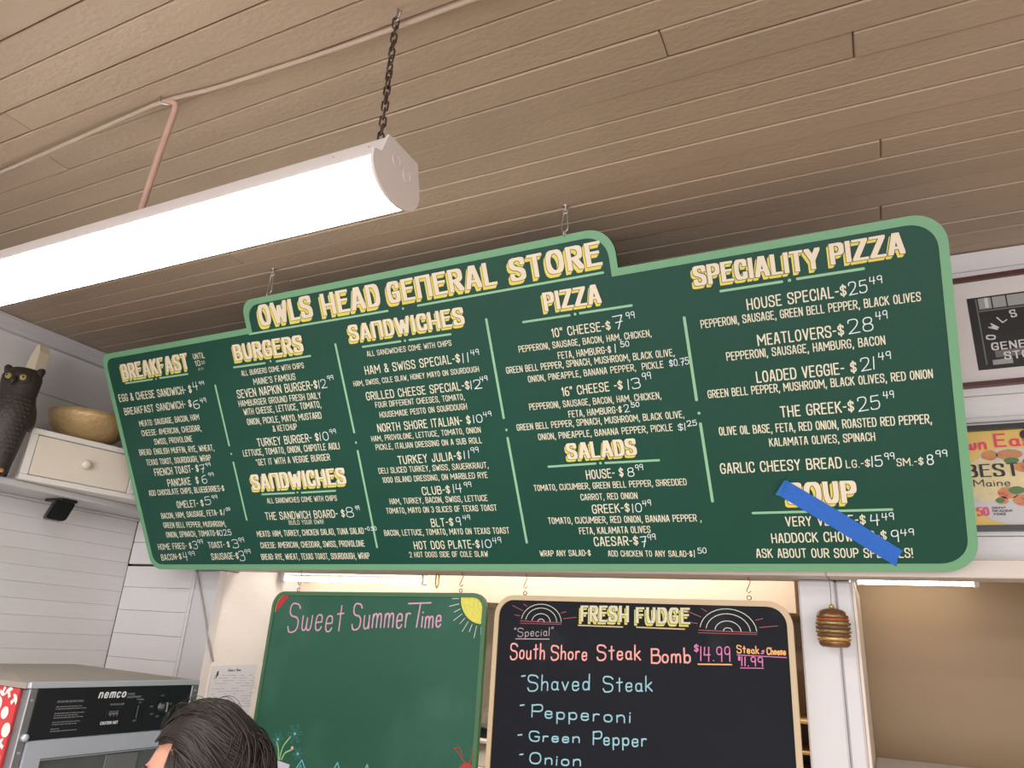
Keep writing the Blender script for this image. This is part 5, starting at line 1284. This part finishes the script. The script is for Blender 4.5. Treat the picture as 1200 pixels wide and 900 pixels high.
MB().tube([XQ(.094, -.022, HC.z - .056), XQ(.102, -.008, HC.z - .055), XQ(.102, .008, HC.z - .055), XQ(.094, .022, HC.z - .056)], [.002, .004, .004, .002], 8).build('lips', 'lips', pr, True)
# clothing follows the same skeleton
V_, E_, R_ = [], [], []
pel = jn((0, 0, .84), .122); sp = jn((-.01, 0, 1.00), .112, pel); chs = jn((-.01, 0, 1.16), .136, sp); nb = jn((-.015, 0, 1.285), .094, chs); nk = jn((-.015, 0, 1.335), .066, nb)
for s in (-1, 1):
    shd = jn((-.015, s * .165, 1.265), .062, nb); m1 = jn((-.008, s * .195, 1.12), .052, shd); el = jn((.0, s * .214, 1.03), .046, m1)
a_, b_ = skin_mesh(V_, E_, R_); q = MB(); q.add(a_, b_); q.build('shirt', 'shirt', pr, True)
V_, E_, R_ = [], [], []
pel = jn((0, 0, .87), .121)
for s in (-1, 1):
    hp = jn((0, s * .090, .79), .097, pel); kn_ = jn((.015, s * .10, .45), .066, hp); an = jn((-.01, s * .105, .10), .050, kn_)
a_, b_ = skin_mesh(V_, E_, R_); q = MB(); q.add(a_, b_); q.build('trousers', 'trousers', pr, True)
for s in (-1, 1):
    V_, E_, R_ = [], [], []
    a = jn((-.035, s * .106, .045), .044); b = jn((.05, s * .114, .043), .042, a); c = jn((.145, s * .121, .036), .035, b)
    a_, b_ = skin_mesh(V_, E_, R_); q = MB(); q.add([(v.x, v.y, max(v.z, .001)) for v in a_], b_); q.build('shoe', 'shoe', pr, True)
# hair: cap plus combed-back locks
def scalp(az, el, k=1.0):          # az: 0 = forehead, pi = back, + = the person's left; el: height angle
    x, y, z = cos(el) * cos(az), cos(el) * sin(az), sin(el)
    bx = .106 if x > 0 else .118
    return XQ(HC.x - .004 + x * bx * k, y * .087 * k, HC.z + .004 + z * .124 * k)
def hairline(az):                  # lowest elevation of hair at azimuth az
    a = abs(az)
    if a < .92: return .58 - .06 * cos(a * 3)
    if a < 1.32: return .63 - (a - .92) / .40 * 0.69
    if a < 1.75: return -.04 + (.10 if a > 1.35 else 0)
    return max(-.95, -.04 - (a - 1.75) * 1.5)
cap = MB(); nA, nE = 48, 14; vs = []
for i in range(nE + 1):
    for k_ in range(nA):
        az = -pi + 2 * pi * k_ / nA; e0 = hairline(az)
        el = e0 + (pi / 2 - e0) * i / nE
        kk = 1.0 if i else .93
        vs.append(scalp(az, el, kk + .012 * sin(az * 7 + i) * (i > 0)))
cap.add(vs, [(i * nA + k_, i * nA + (k_ + 1) % nA, (i + 1) * nA + (k_ + 1) % nA, (i + 1) * nA + k_) for i in range(nE) for k_ in range(nA)])
hr = cap.build('hair', 'hair', pr, True)
rh = random.Random(3)
def sph(az, el): return Vector((cos(el) * cos(az), cos(el) * sin(az), sin(el)))
def on_scalp(d, k):
    az = atan2(d.y, d.x); el = math.asin(max(-1, min(1, d.z)))
    return scalp(az, el, k)
groups = [MB() for _ in range(6)]
def lock(az0, el0, az1, el1, lift, wd, via=None, g=None, lo=1.005):
    a = sph(az0, el0); b = sph(az1, el1); n_ = 9; P = []; Wd = []
    for i in range(n_ + 1):
        t = i / n_
        d = a.slerp(b, t)
        if via is not None: d = (d + via * (1.1 * t * (1 - t))).normalized()
        P.append(on_scalp(d, lo + lift * sin(pi * min(1, t * 1.15)) ** .8)); Wd.append(wd * (0.35 + .65 * sin(pi * (t * .85 + .12))))
    (g or rh.choice(groups)).tube(P, Wd, 5)
# front hair swept up and over towards the back of the head, in clumps that run side by side
for i in range(620):
    az0 = rh.uniform(-.95, 1.0); t_ = (az0 + .95) / 1.95
    el0 = min(1.35, hairline(az0) + rh.uniform(.0, .45) * (1 - .4 * t_))
    cl = int(t_ * 9) / 9
    az1 = 2.75 - .55 * t_ + rh.uniform(-.16, .16); el1 = 1.0 - 1.25 * t_ + rh.uniform(-.13, .13)
    lock(az0, el0, az1, el1, .05 + .05 * sin(cl * 23) + rh.uniform(-.012, .02), rh.uniform(.0012, .0030), Vector((.1, .25 * cl, .30)))
for i in range(120):
    az0 = rh.uniform(-1.0, -.3); lock(az0, min(1.3, hairline(az0) + rh.uniform(0, .5)), -rh.uniform(1.9, 2.9), rh.uniform(-.2, .6), rh.uniform(.03, .08), rh.uniform(.0016, .0034), Vector((0, -.2, .2)))
# sides combed back over the ear
for i in range(420):
    s = rh.choice([1, 1, 1, -1]); t_ = rh.random()
    az0 = s * (.98 + .5 * rh.random()); el0 = hairline(az0) + .05 + .55 * t_
    lock(az0, el0, s * (2.5 + rh.uniform(-.2, .3)), -.55 + .75 * t_ + rh.uniform(-.1, .1), .02 + .03 * rh.random(), rh.uniform(.0014, .0032), Vector((0, s * .3, .12)))
# sideburn wisps, in front of the ear
for i in range(40):
    az0 = rh.uniform(.98, 1.15); lock(az0, rh.uniform(.3, .5), az0 + rh.uniform(.08, .25), rh.uniform(-.25, .0), .02, rh.uniform(.0008, .0016), Vector((0, .1, 0)))
# tousled back
for i in range(150):
    az0 = rh.choice([-1, 1]) * rh.uniform(1.9, 3.1); el0 = rh.uniform(.1, .9)
    lock(az0, el0, az0 + rh.uniform(-.5, .5), el0 - rh.uniform(.4, 1.3), rh.uniform(.02, .07), rh.uniform(.0012, .0026), Vector((-.1, rh.uniform(-.2, .2), 0)), lo=1.01)
# flyaways
for i in range(34):
    az0 = rh.uniform(-1.2, 1.4); lock(az0, rh.uniform(.7, 1.2), az0 + rh.uniform(.8, 2.2), rh.uniform(.4, 1.2), rh.uniform(.13, .22), .0005, Vector((0, 0, .3)))
for g in groups: g.build('hair_locks', 'hair_lock', hr, True)
